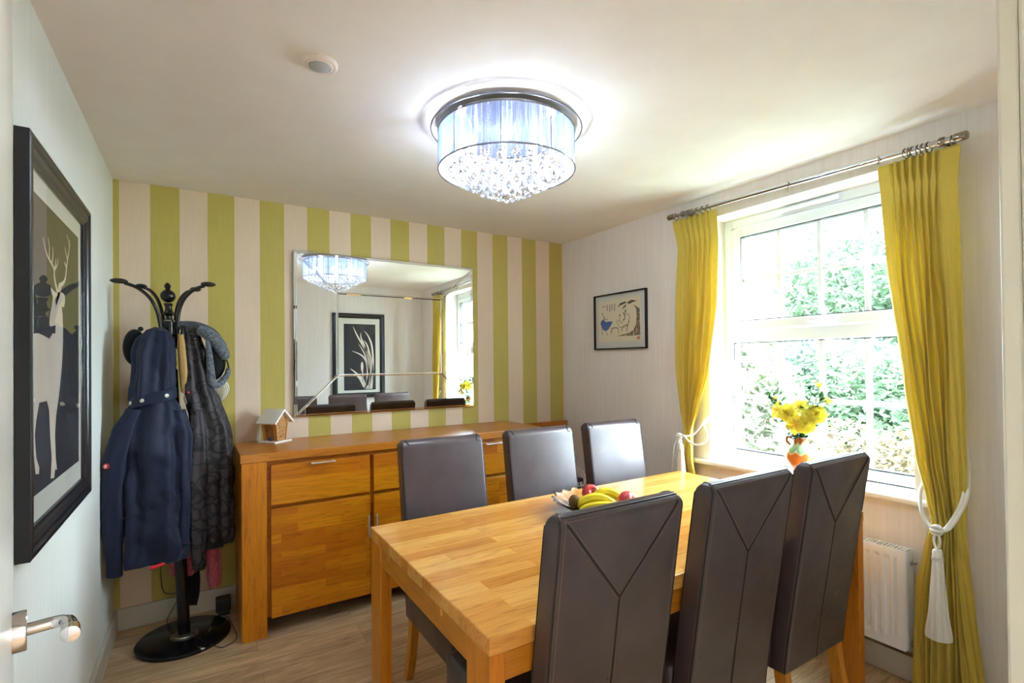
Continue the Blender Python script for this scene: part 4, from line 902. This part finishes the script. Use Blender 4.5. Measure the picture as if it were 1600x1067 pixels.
# ================================================================== VASE + FLOWERS
VX, VY, VZ = W+.045, -1.945, RZ0
vs = thing('vase', 'round glazed vase in orange, green and cream on the window sill', 'vase', (VX, VY, VZ))
def vasemat():
    t = NT('drip_glaze'); tc = t.node('ShaderNodeTexCoord'); sp = t.node('ShaderNodeSeparateXYZ'); t.link(tc.outputs['Object'], sp.inputs[0])
    at = t.node('ShaderNodeMath', operation='ARCTAN2'); t.link(sp.outputs[1], at.inputs[0]); t.link(sp.outputs[0], at.inputs[1])
    m = t.node('ShaderNodeMath', operation='MULTIPLY'); t.link(at.outputs[0], m.inputs[0]); m.inputs[1].default_value = 9
    s = t.node('ShaderNodeMath', operation='SINE'); t.link(m.outputs[0], s.inputs[0])
    m2 = t.node('ShaderNodeMath', operation='MULTIPLY_ADD'); t.link(s.outputs[0], m2.inputs[0]); m2.inputs[1].default_value = .006; t.link(sp.outputs[2], m2.inputs[2])
    mr_ = t.node('ShaderNodeMapRange'); t.link(m2.outputs[0], mr_.inputs[0]); mr_.inputs[1].default_value = 0; mr_.inputs[2].default_value = .2
    r = t.node('ShaderNodeValToRGB'); r.color_ramp.interpolation = 'EASE'; e = r.color_ramp.elements
    st = [(0, (214, 150, 110)), (.22, (224, 160, 118)), (.30, (206, 112, 44)), (.55, (214, 124, 56)), (.585, (232, 200, 150)), (.62, (140, 190, 142)), (.78, (176, 206, 164)), (.86, (150, 84, 34)), (1, (126, 62, 22))]
    while len(e) < len(st): e.new(.5)
    for q, (p, c) in zip(e, st): q.position = p; q.color = lin(c)
    t.link(mr_.outputs[0], r.inputs[0]); t.link(r.outputs[0], t.b.inputs['Base Color']); t.b.inputs['Roughness'].default_value = .12; return t.m
MV = vasemat()
MB().lathe((VX, VY, VZ), [(.001, .0), (.030, 0), (.033, .006), (.040, .022), (.060, .055), (.071, .085), (.068, .112), (.052, .140), (.036, .158), (.031, .172), (.034, .188), (.043, .200), (.040, .200), (.030, .186), (.027, .172), (.03, .155), (.001, .15)], 48).obj('vase_body', MV, vs, True, angle=50)
MB().tube(smoothpath([(VX-.01, VY+.032, VZ+.188), (VX-.012, VY+.058, VZ+.192), (VX-.012, VY+.064, VZ+.170), (VX-.01, VY+.045, VZ+.150)], 6), .0065, 10).obj('vase_handle', flat('brown_glaze', (136, 74, 30), .2), vs, True)
MGL = flat('leaf_silk', (42, 100, 34), .5); MG2 = flat('stem_green', (70, 128, 60), .6)
def petalmat():
    t = NT('yellow_petal'); c = lin((240, 230, 104)); t.b.inputs['Base Color'].default_value = c; t.b.inputs['Roughness'].default_value = .6
    tb2 = t.node('ShaderNodeBsdfTranslucent'); tb2.inputs[0].default_value = lin((246, 240, 130)); mx = t.node('ShaderNodeMixShader'); mx.inputs[0].default_value = .45
    t.link(t.b.outputs[0], mx.inputs[1]); t.link(tb2.outputs[0], mx.inputs[2]); t.link(mx.outputs[0], t.n['Material Output'].inputs[0]); return t.m
MPET = petalmat(); MOR = flat('orange_stamen', (232, 160, 20), .6)
def petals(b, c, n, L_, w, up, rn, ax, ph=0, curl=.3):
    ax = Vector(ax).normalized(); a = ax.orthogonal().normalized(); bb_ = ax.cross(a)
    for k in range(n):
        an = ph+k*2*PI/n+rn.uniform(-.1, .1); d = a*math.cos(an)+bb_*math.sin(an); s_ = ax.cross(d)
        def fn(u, v): 
            wd_ = w*math.sin(PI*min(1, .08+v*.95))**.6; rad = L_*v; h = up*L_*v-curl*L_*v*v
            return Vector(c)+d*rad*(1-.1*abs(u-.5))+s_*(u-.5)*2*wd_+ax*(h+.25*wd_*abs(u-.5)*2)
        b.grid(fn, 4, 6)
rn = random.Random(4); GF = 'artificial yellow flowers in the window vase'
def flower(name, label, c, axis, kind, group=None):
    t = thing(name, label, 'flower', c); c = Vector(c); b = MB()
    if kind == 'rose':
        for n, L_, w, up, ph in ((7, .056, .028, .2, 0), (6, .048, .025, .5, .5), (5, .034, .020, 1.0, .2), (4, .024, .015, 1.7, .7), (3, .016, .011, 3, .1)): petals(b, c, n, L_, w, up, rn, axis, ph)
    elif kind == 'lily': petals(b, c, 6, .062, .020, .7, rn, axis, 0, .6)
    else:
        for n, L_, w, up, ph in ((12, .026, .005, .8, 0), (12, .020, .004, 1.4, .3)): petals(b, c, n, L_, w, up, rn, axis, ph)
    b.obj('petals', MPET, t, True, solid=.0006, angle=80)
    st = MB(); ax = Vector(axis).normalized()
    if kind == 'lily':
        for k in range(5): st.tube([c, c+ax*.04+Vector((rn.uniform(-.012, .012), rn.uniform(-.012, .012), rn.uniform(-.01, .01)))], .0011, 5)
    else: st.sphere(c+ax*.006, .009 if kind != 'rose' else .006, 10, 7)
    st.obj('flower_centre', MOR, t, True)
    lp = Vector((VX, VY, VZ+.175)); mid = (c+lp)/2+Vector((0, (c.y-VY)*.15, .01))
    stm = MB().tube(smoothpath([lp, mid, c-ax*.004], 5), .0022, 6).obj('stem', MG2, t, True)
    lv = MB()
    nl = 9 if kind == 'thistle' else 5
    for k in range(nl):
        q = .45+.5*k/nl; p = lp.lerp(mid, q*2) if q < .5 else mid.lerp(c, (q-.5)*2)
        d = Vector((rn.uniform(-1, .6), rn.uniform(-1, 1), rn.uniform(-.3, .7))).normalized(); s_ = d.cross(Vector((0, 0, 1))).normalized(); Ll = .04+.02*rn.random()
        lv.grid(lambda u, v: p+d*Ll*v+s_*(u-.5)*2*.013*math.sin(PI*min(1, .05+.95*v))-Vector((0, 0, .012*v*v)), 2, 5)
    lv.obj('leaves', MGL, stm, True, solid=.0005)
flower('yellow_rose', 'large yellow rose facing the room, at the centre left of the bouquet', (VX-.060, -1.915, 1.125), (-1, -.1, .25), 'rose')
flower('yellow_rose', 'large yellow rose at the lower right of the bouquet, over the vase', (VX-.055, -2.005, 1.075), (-1, -.45, .1), 'rose')
flower('yellow_rose', 'yellow rose at the upper right edge of the flower mass, below the thistles', (VX-.030, -2.045, 1.125), (-.9, -.4, .3), 'rose')
flower('yellow_lily', 'yellow lily between the roses at the top of the bouquet', (VX-.03, -1.965, 1.150), (-.8, -.2, .8), 'lily')
flower('yellow_lily', 'yellow lily at the far left of the bouquet', (VX-.04, -1.855, 1.13), (-.8, .6, .3), 'lily')
flower('yellow_lily', 'yellow lily low between the two large roses, just above the vase rim', (VX-.065, -1.965, 1.070), (-1, -.1, -.1), 'lily')
flower('yellow_thistle', 'yellow thistle flower on the tallest stem, upper right of the bouquet', (VX, -2.045, 1.262), (-.1, -.05, 1), 'thistle')
flower('yellow_thistle', 'yellow thistle flower at the right edge of the bouquet below the tallest', (VX-.01, -2.085, 1.185), (-.3, -.5, .8), 'thistle')
flower('yellow_thistle', 'yellow thistle bud on the leafy left branch of the bouquet', (VX, -1.82, 1.185), (-.2, .3, .9), 'thistle')
b = MB(); lp = Vector((VX, VY, VZ+.185))
for (ty, tz, tx) in ((-1.735, 1.275, -.02), (-1.77, 1.22, -.03), (-1.84, 1.22, -.02), (-2.02, 1.235, -.02), (-2.07, 1.20, -.03)):
    tip = Vector((VX+tx, ty, tz)); q = smoothpath([lp, lp.lerp(tip, .5)+Vector((0, 0, .02)), tip], 6); b.tube(q, .0016, 5)
    for k in range(16):
        p = q[min(len(q)-1, 3+k*(len(q)-3)//16)]; d = Vector((rn.uniform(-.8, .8), rn.uniform(-1, 1), rn.uniform(-.2, .8))).normalized(); s_ = d.cross(Vector((0, 0, 1))).normalized(); Ll = .042+.02*rn.random()
        b.grid(lambda u, v: p+d*Ll*v+s_*(u-.5)*2*.013*math.sin(PI*min(1, .05+.95*v)), 2, 4)
for k in range(16):
    a = k*2*PI/16; d = Vector((math.cos(a), math.sin(a), rn.uniform(-.1, .5))).normalized(); s_ = d.cross(Vector((0, 0, 1))).normalized(); Ll = .055+.02*rn.random(); p = lp+Vector((0, 0, .012+.02*rn.random()))
    b.grid(lambda u, v: p+d*Ll*v+s_*(u-.5)*2*.018*math.sin(PI*min(1, .05+.95*v))-Vector((0, 0, .02*v*v)), 2, 5)
o = b.obj('foliage_spray', MGL, None, True, solid=.0005); place(o, (VX, VY, VZ+.18)); tag(o, 'green leaf sprays filling the bouquet in the vase', 'foliage')

# ================================================================== COAT STAND
CX, CY = .318, -.293; LN = .037
cs = thing('coat_stand', 'black coat stand with curved hooks and round marble base', 'coat stand', (CX, CY, 0))
MB().lathe((CX, CY, 0), [(.205, 0), (.208, .003), (.208, .016), (.202, .021), (.0, .021)], 64).obj('marble_base', MMARB, cs, True)
MB().lathe((CX, CY, .021), [(.062, 0), (.062, .002), (.05, .004), (.048, .008), (.034, .012)], 40).obj('base_collar', flat('worn_steel', (170, 168, 166), .35, 1.), cs, True)
MB().lathe((CX, CY, .02), [(.027, 0), (.027, 1.36)], 32).lean(LN).obj('lower_pole', MBLACK, cs, True)
b = MB().lathe((CX, CY, 1.38), [(.027, 0), (.020, .01), (.023, .03), (.023, .10), (.021, .11), (.021, .235), (.022, .24), (.022, .25), (.014, .262), (.014, .275), (.028, .285), (.018, .30), (.014, .32), (.02, .335), (.018, .34)], 28)
b.sphere((CX, CY, 1.757), .0335, 20, 12).lathe((CX, CY, 1.785), [(.014, 0), (.010, .008), (.013, .014), (.015, .024), (.008, .036), (.001, .040)], 18)
b.lean(LN); b.obj('turned_top', MBLACK, cs, True)
for zb_ in (1.625, 1.49): MB().lathe((CX, CY, zb_), [(.0235, 0), (.0255, .004), (.0235, .008)], 28).lean(LN).obj('silver_band', MCHROME, cs, True)
for ang in (182, 128, 52, -25):
    a = math.radians(ang); d = Vector((math.cos(a), math.sin(a), 0)); c = Vector((CX, CY, 0)); Z = Vector((0, 0, 1))
    q = smoothpath([c+d*.040+Z*1.49, c+d*.034+Z*1.53, c+d*.038+Z*1.60, c+d*.050+Z*1.68, c+d*.078+Z*1.745, c+d*.125+Z*1.79, c+d*.175+Z*1.81], 6)
    b = MB().tube(q, .0085, 10).sphere(q[-1]+d*.02+Z*.008, .0165, 14, 10, (1.5*abs(d.x)+.7, 1.5*abs(d.y)+.7, .8))
    q2 = smoothpath([c+d*.036+Z*1.54, c+d*.050+Z*1.50, c+d*.075+Z*1.485, c+d*.105+Z*1.505, c+d*.115+Z*1.53], 5)
    b.tube(q2, .0075, 10).sphere(q2[-1]+Z*.008, .013, 12, 8).sphere(c+d*.036+Z*1.56, .013, 10, 8, (1, 1, .7)).sphere(c+d*.036+Z*1.585, .011, 10, 8, (1, 1, .7))
    b.lean(LN); b.obj('hook', MBLACK, cs, True)

def drape(rows, n=64, folds=(5, .006), seed=0, cap=True, flat_=.0):
    """rows (z, cx, cy, hx, hy, foldscale) -> lofted garment with vertical folds"""
    rnd = random.Random(seed); ph = [rnd.uniform(0, 6.28) for _ in range(5)]; rings = []; rows = sorted(rows, key=lambda r: -r[0]); zs_ = [r[0] for r in rows]
    K = 80
    for i in range(K+1):
        z = zs_[0]+(zs_[-1]-zs_[0])*i/K
        for a, b2 in zip(rows, rows[1:]):
            if b2[0] <= z <= a[0]+1e-9:
                t_ = (a[0]-z)/(a[0]-b2[0]+1e-9); t_ = t_*t_*(3-2*t_)*.5+t_*.5; q = [x+(y-x)*t_ for x, y in zip(a, b2)]; break
        ring_ = []
        for j in range(n):
            a = j*2*PI/n; ca, sa = math.cos(a), math.sin(a); ex = .8
            x = math.copysign(abs(ca)**ex, ca)*q[3]; y = math.copysign(abs(sa)**ex, sa)*q[4]
            w = folds[1]*q[5]*(math.sin(folds[0]*a+ph[0]+3.0*z)+.55*math.sin((folds[0]*2+1)*a+ph[1]-5*z)+.35*math.sin(3*a+ph[2]+19*z)+.3*math.sin(2*a+ph[3]+31*z+2*math.sin(a)))
            nv = Vector((x*9+seed*7, y*9+z*3, z*6.5)); w += folds[1]*q[5]*(1.1*abs(mnoise.noise(nv*1.3))-.4+.5*mnoise.noise(nv*3.1))
            ring_.append(Vector((q[1]+x+ca*w, q[2]+y+sa*w*1.2, z+.004*math.sin(2*a+ph[4]))))
        rings.append(ring_)
    return MB().loft(rings, True, cap)
# navy jacket
nj = thing('hooded_jacket', 'navy blue hooded jacket hanging at the left of the coat stand', 'jacket', (.20, -.37, 1.55))
drape([(1.27, .21, -.375, .06, .045, .4), (1.20, .205, -.375, .105, .060, .6), (1.10, .195, -.380, .128, .070, .8), (.95, .202, -.385, .128, .075, 1), (.75, .206, -.385, .124, .078, 1.1), (.60, .208, -.385, .128, .08, 1.1), (.50, .206, -.385, .13, .082, 1), (.452, .204, -.385, .122, .078, .8)], 72, (5, .011), 2).obj('jacket_body', MNAVY, nj, True, angle=180)
b = drape([(1.20, .125, -.40, .035, .035, .4), (1.10, .085, -.405, .045, .042, .7), (.95, .054, -.41, .047, .045, .8), (.75, .043, -.41, .044, .045, .8), (.55, .046, -.41, .036, .038, .8), (.425, .05, -.405, .030, .032, .5)], 40, (3, .004), 4)
slv = b.obj('sleeve', MNAVY, nj, True, angle=180)
b = drape([(1.18, .30, -.39, .03, .03, .5), (1.05, .325, -.395, .035, .035, .8), (.8, .325, -.395, .032, .04, 1), (.52, .322, -.39, .028, .036, .8)], 40, (3, .004), 6)
b.obj('sleeve', MNAVY, nj, True, angle=180)
hood = drape([(1.592, 0.214, -.335, .018, .02, .3), (1.575, 0.210, -.34, .045, .045, .4), (1.53, 0.204, -.355, .072, .06, .6), (1.45, 0.198, -.365, .082, .068, .8), (1.35, 0.196, -.375, .082, .07, .8), (1.27, 0.195, -.385, .086, .07, .7), (1.235, 0.192, -.387, .088, .07, .5)], 64, (6, .0095), 9).obj('hood', MNAVY, nj, True, angle=180)
rnd = random.Random(3)
b = MB(); 
b.loft([[Vector((.200+(.091+o_)*math.copysign(abs(math.cos(a))**.8, math.cos(a)), -.386+(.074+o_)*math.copysign(abs(math.sin(a))**.8, math.sin(a)), z+.022*math.cos(a))) for a in [k*2*PI/48 for k in range(48)]] for z, o_ in ((1.225, -.004), (1.222, .002), (1.245, .003), (1.272, .001), (1.277, -.006))], True, False)
b.obj('hood_band', MNAVY, hood, True, angle=60)
for a in (-2.75, -1.95, -1.05):
    p = Vector((.200+.096*math.copysign(abs(math.cos(a))**.8, math.cos(a)), -.386+.079*math.copysign(abs(math.sin(a))**.8, math.sin(a)), 1.248+.022*math.cos(a))); d = Vector((math.cos(a), math.sin(a), 0))
    MB().lathe(p, [(.0095, -.003), (.0095, .001), (.006, .003), (.001, .0035)], 16, d).obj('snap_button', flat('cream_snap', (206, 202, 190), .4), hood, True)
MB().lathe((.024, -.452, .945), [(.013, -.004), (.013, .001), (.001, .0015)], 20, (-.3, -1, .05)).obj('sleeve_badge', flat('badge_red', (186, 30, 44), .6), slv, True)
b = MB()
for a0 in (0, PI/3, 2*PI/3): b.obox((.0235, -.4538, .945), (math.cos(a0), 0, math.sin(a0)), (-.3, -1, 0), (-math.sin(a0), 0, math.cos(a0)), .009, .0006, .0013)
b.obj('badge_motif', flat('badge_white', (226, 216, 214), .6), slv)
b = MB().tube(smoothpath([(.185, -.462, .448), (.235, -.458, .456), (.275, -.445, .470), (.31, -.425, .492)], 6), .008, 8); b.obj('red_lining', MRED, nj, True)
drape([(.55, .30, -.36, .03, .05, .3), (.47, .305, -.36, .038, .05, .4)], 24, (3, .003), 8).obj('inner_hem', MNAVY, nj, True, angle=180)
# seams on the back of the jacket
b = MB().tube(smoothpath([(.085, -.462, .70), (.15, -.472, .712), (.22, -.474, .735), (.325, -.455, .785)], 5), .002, 6); b.obj('yoke_seam', flat('navy_dark', (16, 24, 48), .7), nj, True)

# looped pattern jacket
lj = thing('patterned_jacket', 'black softshell jacket with looping line pattern on the right of the coat stand', 'jacket', (.42, -.29, 1.55))
drape([(1.60, 0.336, -.30, .028, .03, .3), (1.55, 0.348, -.30, .045, .045, .6), (1.45, 0.364, -.31, .052, .055, .8), (1.32, 0.378, -.315, .060, .06, .9), (1.20, 0.404, -.315, .075, .065, 1), (1.05, .442, -.315, .086, .07, 1.1), (.85, .452, -.315, .090, .07, 1.0), (.65, .458, -.315, .088, .07, 1.0), (.52, .462, -.315, .084, .068, .9), (.475, .463, -.315, .080, .062, .5)], 72, (5, .008), 12).obj('jacket_body', MLOOP, lj, True, angle=180)
b = drape([(1.18, .375, -.355, .028, .03, .4), (1.0, .378, -.375, .042, .036, .8), (.75, .374, -.38, .041, .038, .9), (.5, .377, -.375, .034, .034, .8), (.372, .382, -.37, .030, .03, .5)], 40, (3, .0045), 15)
b.obj('sleeve', MLOOP, lj, True, angle=180)
MB().tube(smoothpath([(.352, -.402, .395), (.385, -.408, .398), (.407, -.402, .415)], 5), .006, 8).obj('cuff_tab', MBLK2, lj, True)
MB().box(.40, .49, -.385, -.375, .462, .50).obj('hem_band', MBLKC, lj, bevel=.003)
# fleece-lined hat
fh = thing('fleece_hat', 'grey fleece trapper hat with ear flap hanging over the patterned jacket', 'hat', (.43, -.29, 1.5))
q = smoothpath([(.385, -.335, 1.585), (.425, -.345, 1.565), (.468, -.345, 1.52), (.495, -.335, 1.465), (.505, -.33, 1.435)], 7)
b = MB().tube(q, [.018+.014*math.sin(PI*min(1, .15+.8*i/len(q))) for i in range(len(q))], 14)
q = smoothpath([(.425, -.36, 1.53), (.432, -.368, 1.45), (.437, -.37, 1.37), (.445, -.366, 1.31), (.475, -.355, 1.305), (.508, -.345, 1.345), (.520, -.34, 1.385)], 7)
b.tube(q, [.010+.010*math.sin(PI*i/len(q)) for i in range(len(q))], 12)
b.obj('fleece_trim', MFLEECE, fh, True, angle=180)
MB().sphere((.455, -.315, 1.42), .055, 24, 16, (.95, .6, 1.75)).obj('hat_shell', MBLKC, fh, True)
MB().tube(smoothpath([(.505, -.34, 1.435), (.513, -.343, 1.42), (.520, -.343, 1.385)], 4), .004, 8).obj('strap', MBLK2, fh, True)
# others on the stand
sh = thing('straw_hat', 'pale straw hat peeking out behind the patterned jacket', 'hat', (.47, -.215, 1.27))
b = MB().lathe((.452, -.235, 1.262), [(.001, .0), (.03, .0), (.07, .006), (.078, .012), (.078, .016), (.06, .012), (.001, .006)], 48, (-.1, .9, .35)); b.obj('brim', MSTRAW, sh, True)
for k in range(5): 
    r_ = .035+.009*k; MB().tube([Vector((.452, -.235, 1.262))+(Vector((math.cos(a), .11, 0))+Vector((0, -.36*math.sin(a), .93*math.sin(a))))*r_-Vector((0, .013, 0)) for a in [i*2*PI/48 for i in range(49)]], .0016, 5).obj('woven_ring', flat('straw_dark', (170, 162, 130), .8), sh, True)  # woven rings in a darker straw tone
MB().sphere((.462, -.25, 1.335), .052, 24, 14, (1, .6, 1)).obj('crown', MSTRAW, sh, True)
bc = thing('knitted_hat', 'black hat tucked behind the navy hood', 'hat', (.115, -.27, 1.52))
MB().sphere((.116, -.285, 1.495), .060, 24, 16, (.8, .7, 1.5)).obj('crown', MBLKC, bc, True)
MB().sphere((.138, -.262, 1.588), .012, 12, 8).obj('top_button', MBLK2, bc, True)
gs = MB().tube(smoothpath([(.20, -.245, 1.56), (.25, -.225, 1.605), (.31, -.215, 1.615), (.38, -.225, 1.612), (.45, -.25, 1.575), (.495, -.275, 1.50)], 8), .022, 12).obj('grey_scarf', cloth('scarf_grey', (58, 62, 66), (90, 94, 98), .95, .2, 0, 140), None, True, angle=180)
place(gs, (.33, -.22, 1.6)); tag(gs, 'dark grey scarf draped over the coat stand hooks behind the pole', 'scarf')
by = thing('canvas_bag', 'tan canvas strap bag hanging between the pole and patterned jacket', 'bag', (.345, -.345, 1.55))
drape([(1.56, 0.308, -.35, .012, .010, .3), (1.50, 0.311, -.352, .017, .012, .4), (1.40, 0.318, -.354, .019, .013, .5), (1.30, 0.323, -.354, .017, .012, .4), (1.265, 0.323, -.352, .013, .012, .3)], 24, (3, .002), 21).obj('bag_body', MBEIGE, by, True, angle=180)
MB().sphere((.335, -.355, 1.235), .018, 12, 8, (.9, .6, 1.6)).obj('cream_pouch', MSTRAW, by, True)
MB().tube([(.336, -.368, 1.268), (.350, -.366, 1.262)], .006, 8).obj('red_tag', MRED, by, True)
pf_ = thing('pink_fleece', 'pink marl fleece top hanging under both jackets', 'fleece', (.34, -.235, 1.0))
drape([(1.05, .34, -.235, .07, .035, .5), (.75, .34, -.235, .09, .045, .8), (.45, .335, -.235, .10, .05, 1), (.335, .320, -.235, .062, .04, .9), (.315, .318, -.235, .055, .036, .7)], 48, (4, .007), 22).obj('fleece_body', MPINKF, pf_, True, angle=180)
drape([(.70, .40, -.25, .03, .03, .5), (.50, .435, -.25, .038, .032, .8), (.30, .452, -.25, .036, .03, .8), (.222, .455, -.25, .030, .026, .5)], 32, (3, .004), 23).obj('sleeve', MPINKF, pf_, True, angle=180)
bl = drape([(.60, .33, -.20, .05, .03, .5), (.32, .335, -.20, .05, .03, .8), (.20, .345, -.20, .036, .025, .8), (.13, .35, -.20, .022, .02, .5)], 32, (3, .006), 25).obj('black_trousers', MBLKC, None, True, angle=180)
place(bl, (.34, -.2, .6)); tag(bl, 'black garment hanging lowest behind the coat stand pole', 'garment')

# ================================================================== SMALL FLOOR THINGS
ad = thing('power_adaptor', 'black power adaptor standing on the floor beside the sideboard', 'adaptor', (.50, -.075, 0))
MB().box(.462, .536, -.11, -.045, .012, .085).obj('adaptor_case', MBLK2, ad, bevel=.006)
MB().box(.47, .53, -.125, -.11, 0, .02).obj('plug_foot', MBLK2, ad, bevel=.003)
cb = MB().tube(smoothpath([(.20, -.030, .44), (.205, -.028, .28), (.215, -.024, .17), (.25, -.024, .145), (.30, -.03, .140), (.27, -.05, .09), (.235, -.085, .03), (.25, -.15, .024), (.27, -.26, .0235)], 8), .0019, 6)
cb.tube(smoothpath([(.355, -.33, .0385), (.40, -.42, .024), (.465, -.50, .01), (.50, -.49, .003), (.545, -.44, .003), (.54, -.33, .003), (.525, -.20, .003), (.50, -.125, .006)], 8), .0019, 6)
cb = cb.obj('power_cable', MBLK2, None, True); place(cb, (.25, -.15, .022)); tag(cb, 'thin black cable trailing down the wall and across the marble base', 'cable')
# corner cables
cc = thing('cable_coil', 'loops of white cable in the corner behind the dining chairs', 'cable', (2.86, -.33, .35))
b = MB()
for (r_, ty_, dz) in ((.085, .3, 0), (.078, -.2, .02), (.09, .1, -.03)):
    b.tube([(2.86+r_*math.cos(a), -.33+.05*math.sin(a)+ty_*.05, .50+dz+r_*.9*math.sin(a)) for a in [i*2*PI/36 for i in range(37)]], .0032, 8)
b.tube(smoothpath([(2.82, -.33, .50), (2.84, -.33, .3), (2.87, -.33, .12), (2.86, -.33, .004)], 6), .0032, 8)
b.obj('cable_loops', MCORD, cc, True)
rt = thing('desk_shelf', 'dark slotted rack standing in the corner behind the chairs', 'rack', (2.86, -.25, 0))
b = MB().box(2.76, 2.96, -.30, -.12, 0, .48); b.obj('rack_body', flat('dark_brown_rack', (58, 34, 28), .5), rt, bevel=.004)
b = MB()
for k in range(5): b.box(2.775+.037*k, 2.775+.037*k+.024, -.304, -.2995, .42, .455)
b.obj('rack_slots', MWHITE, rt)
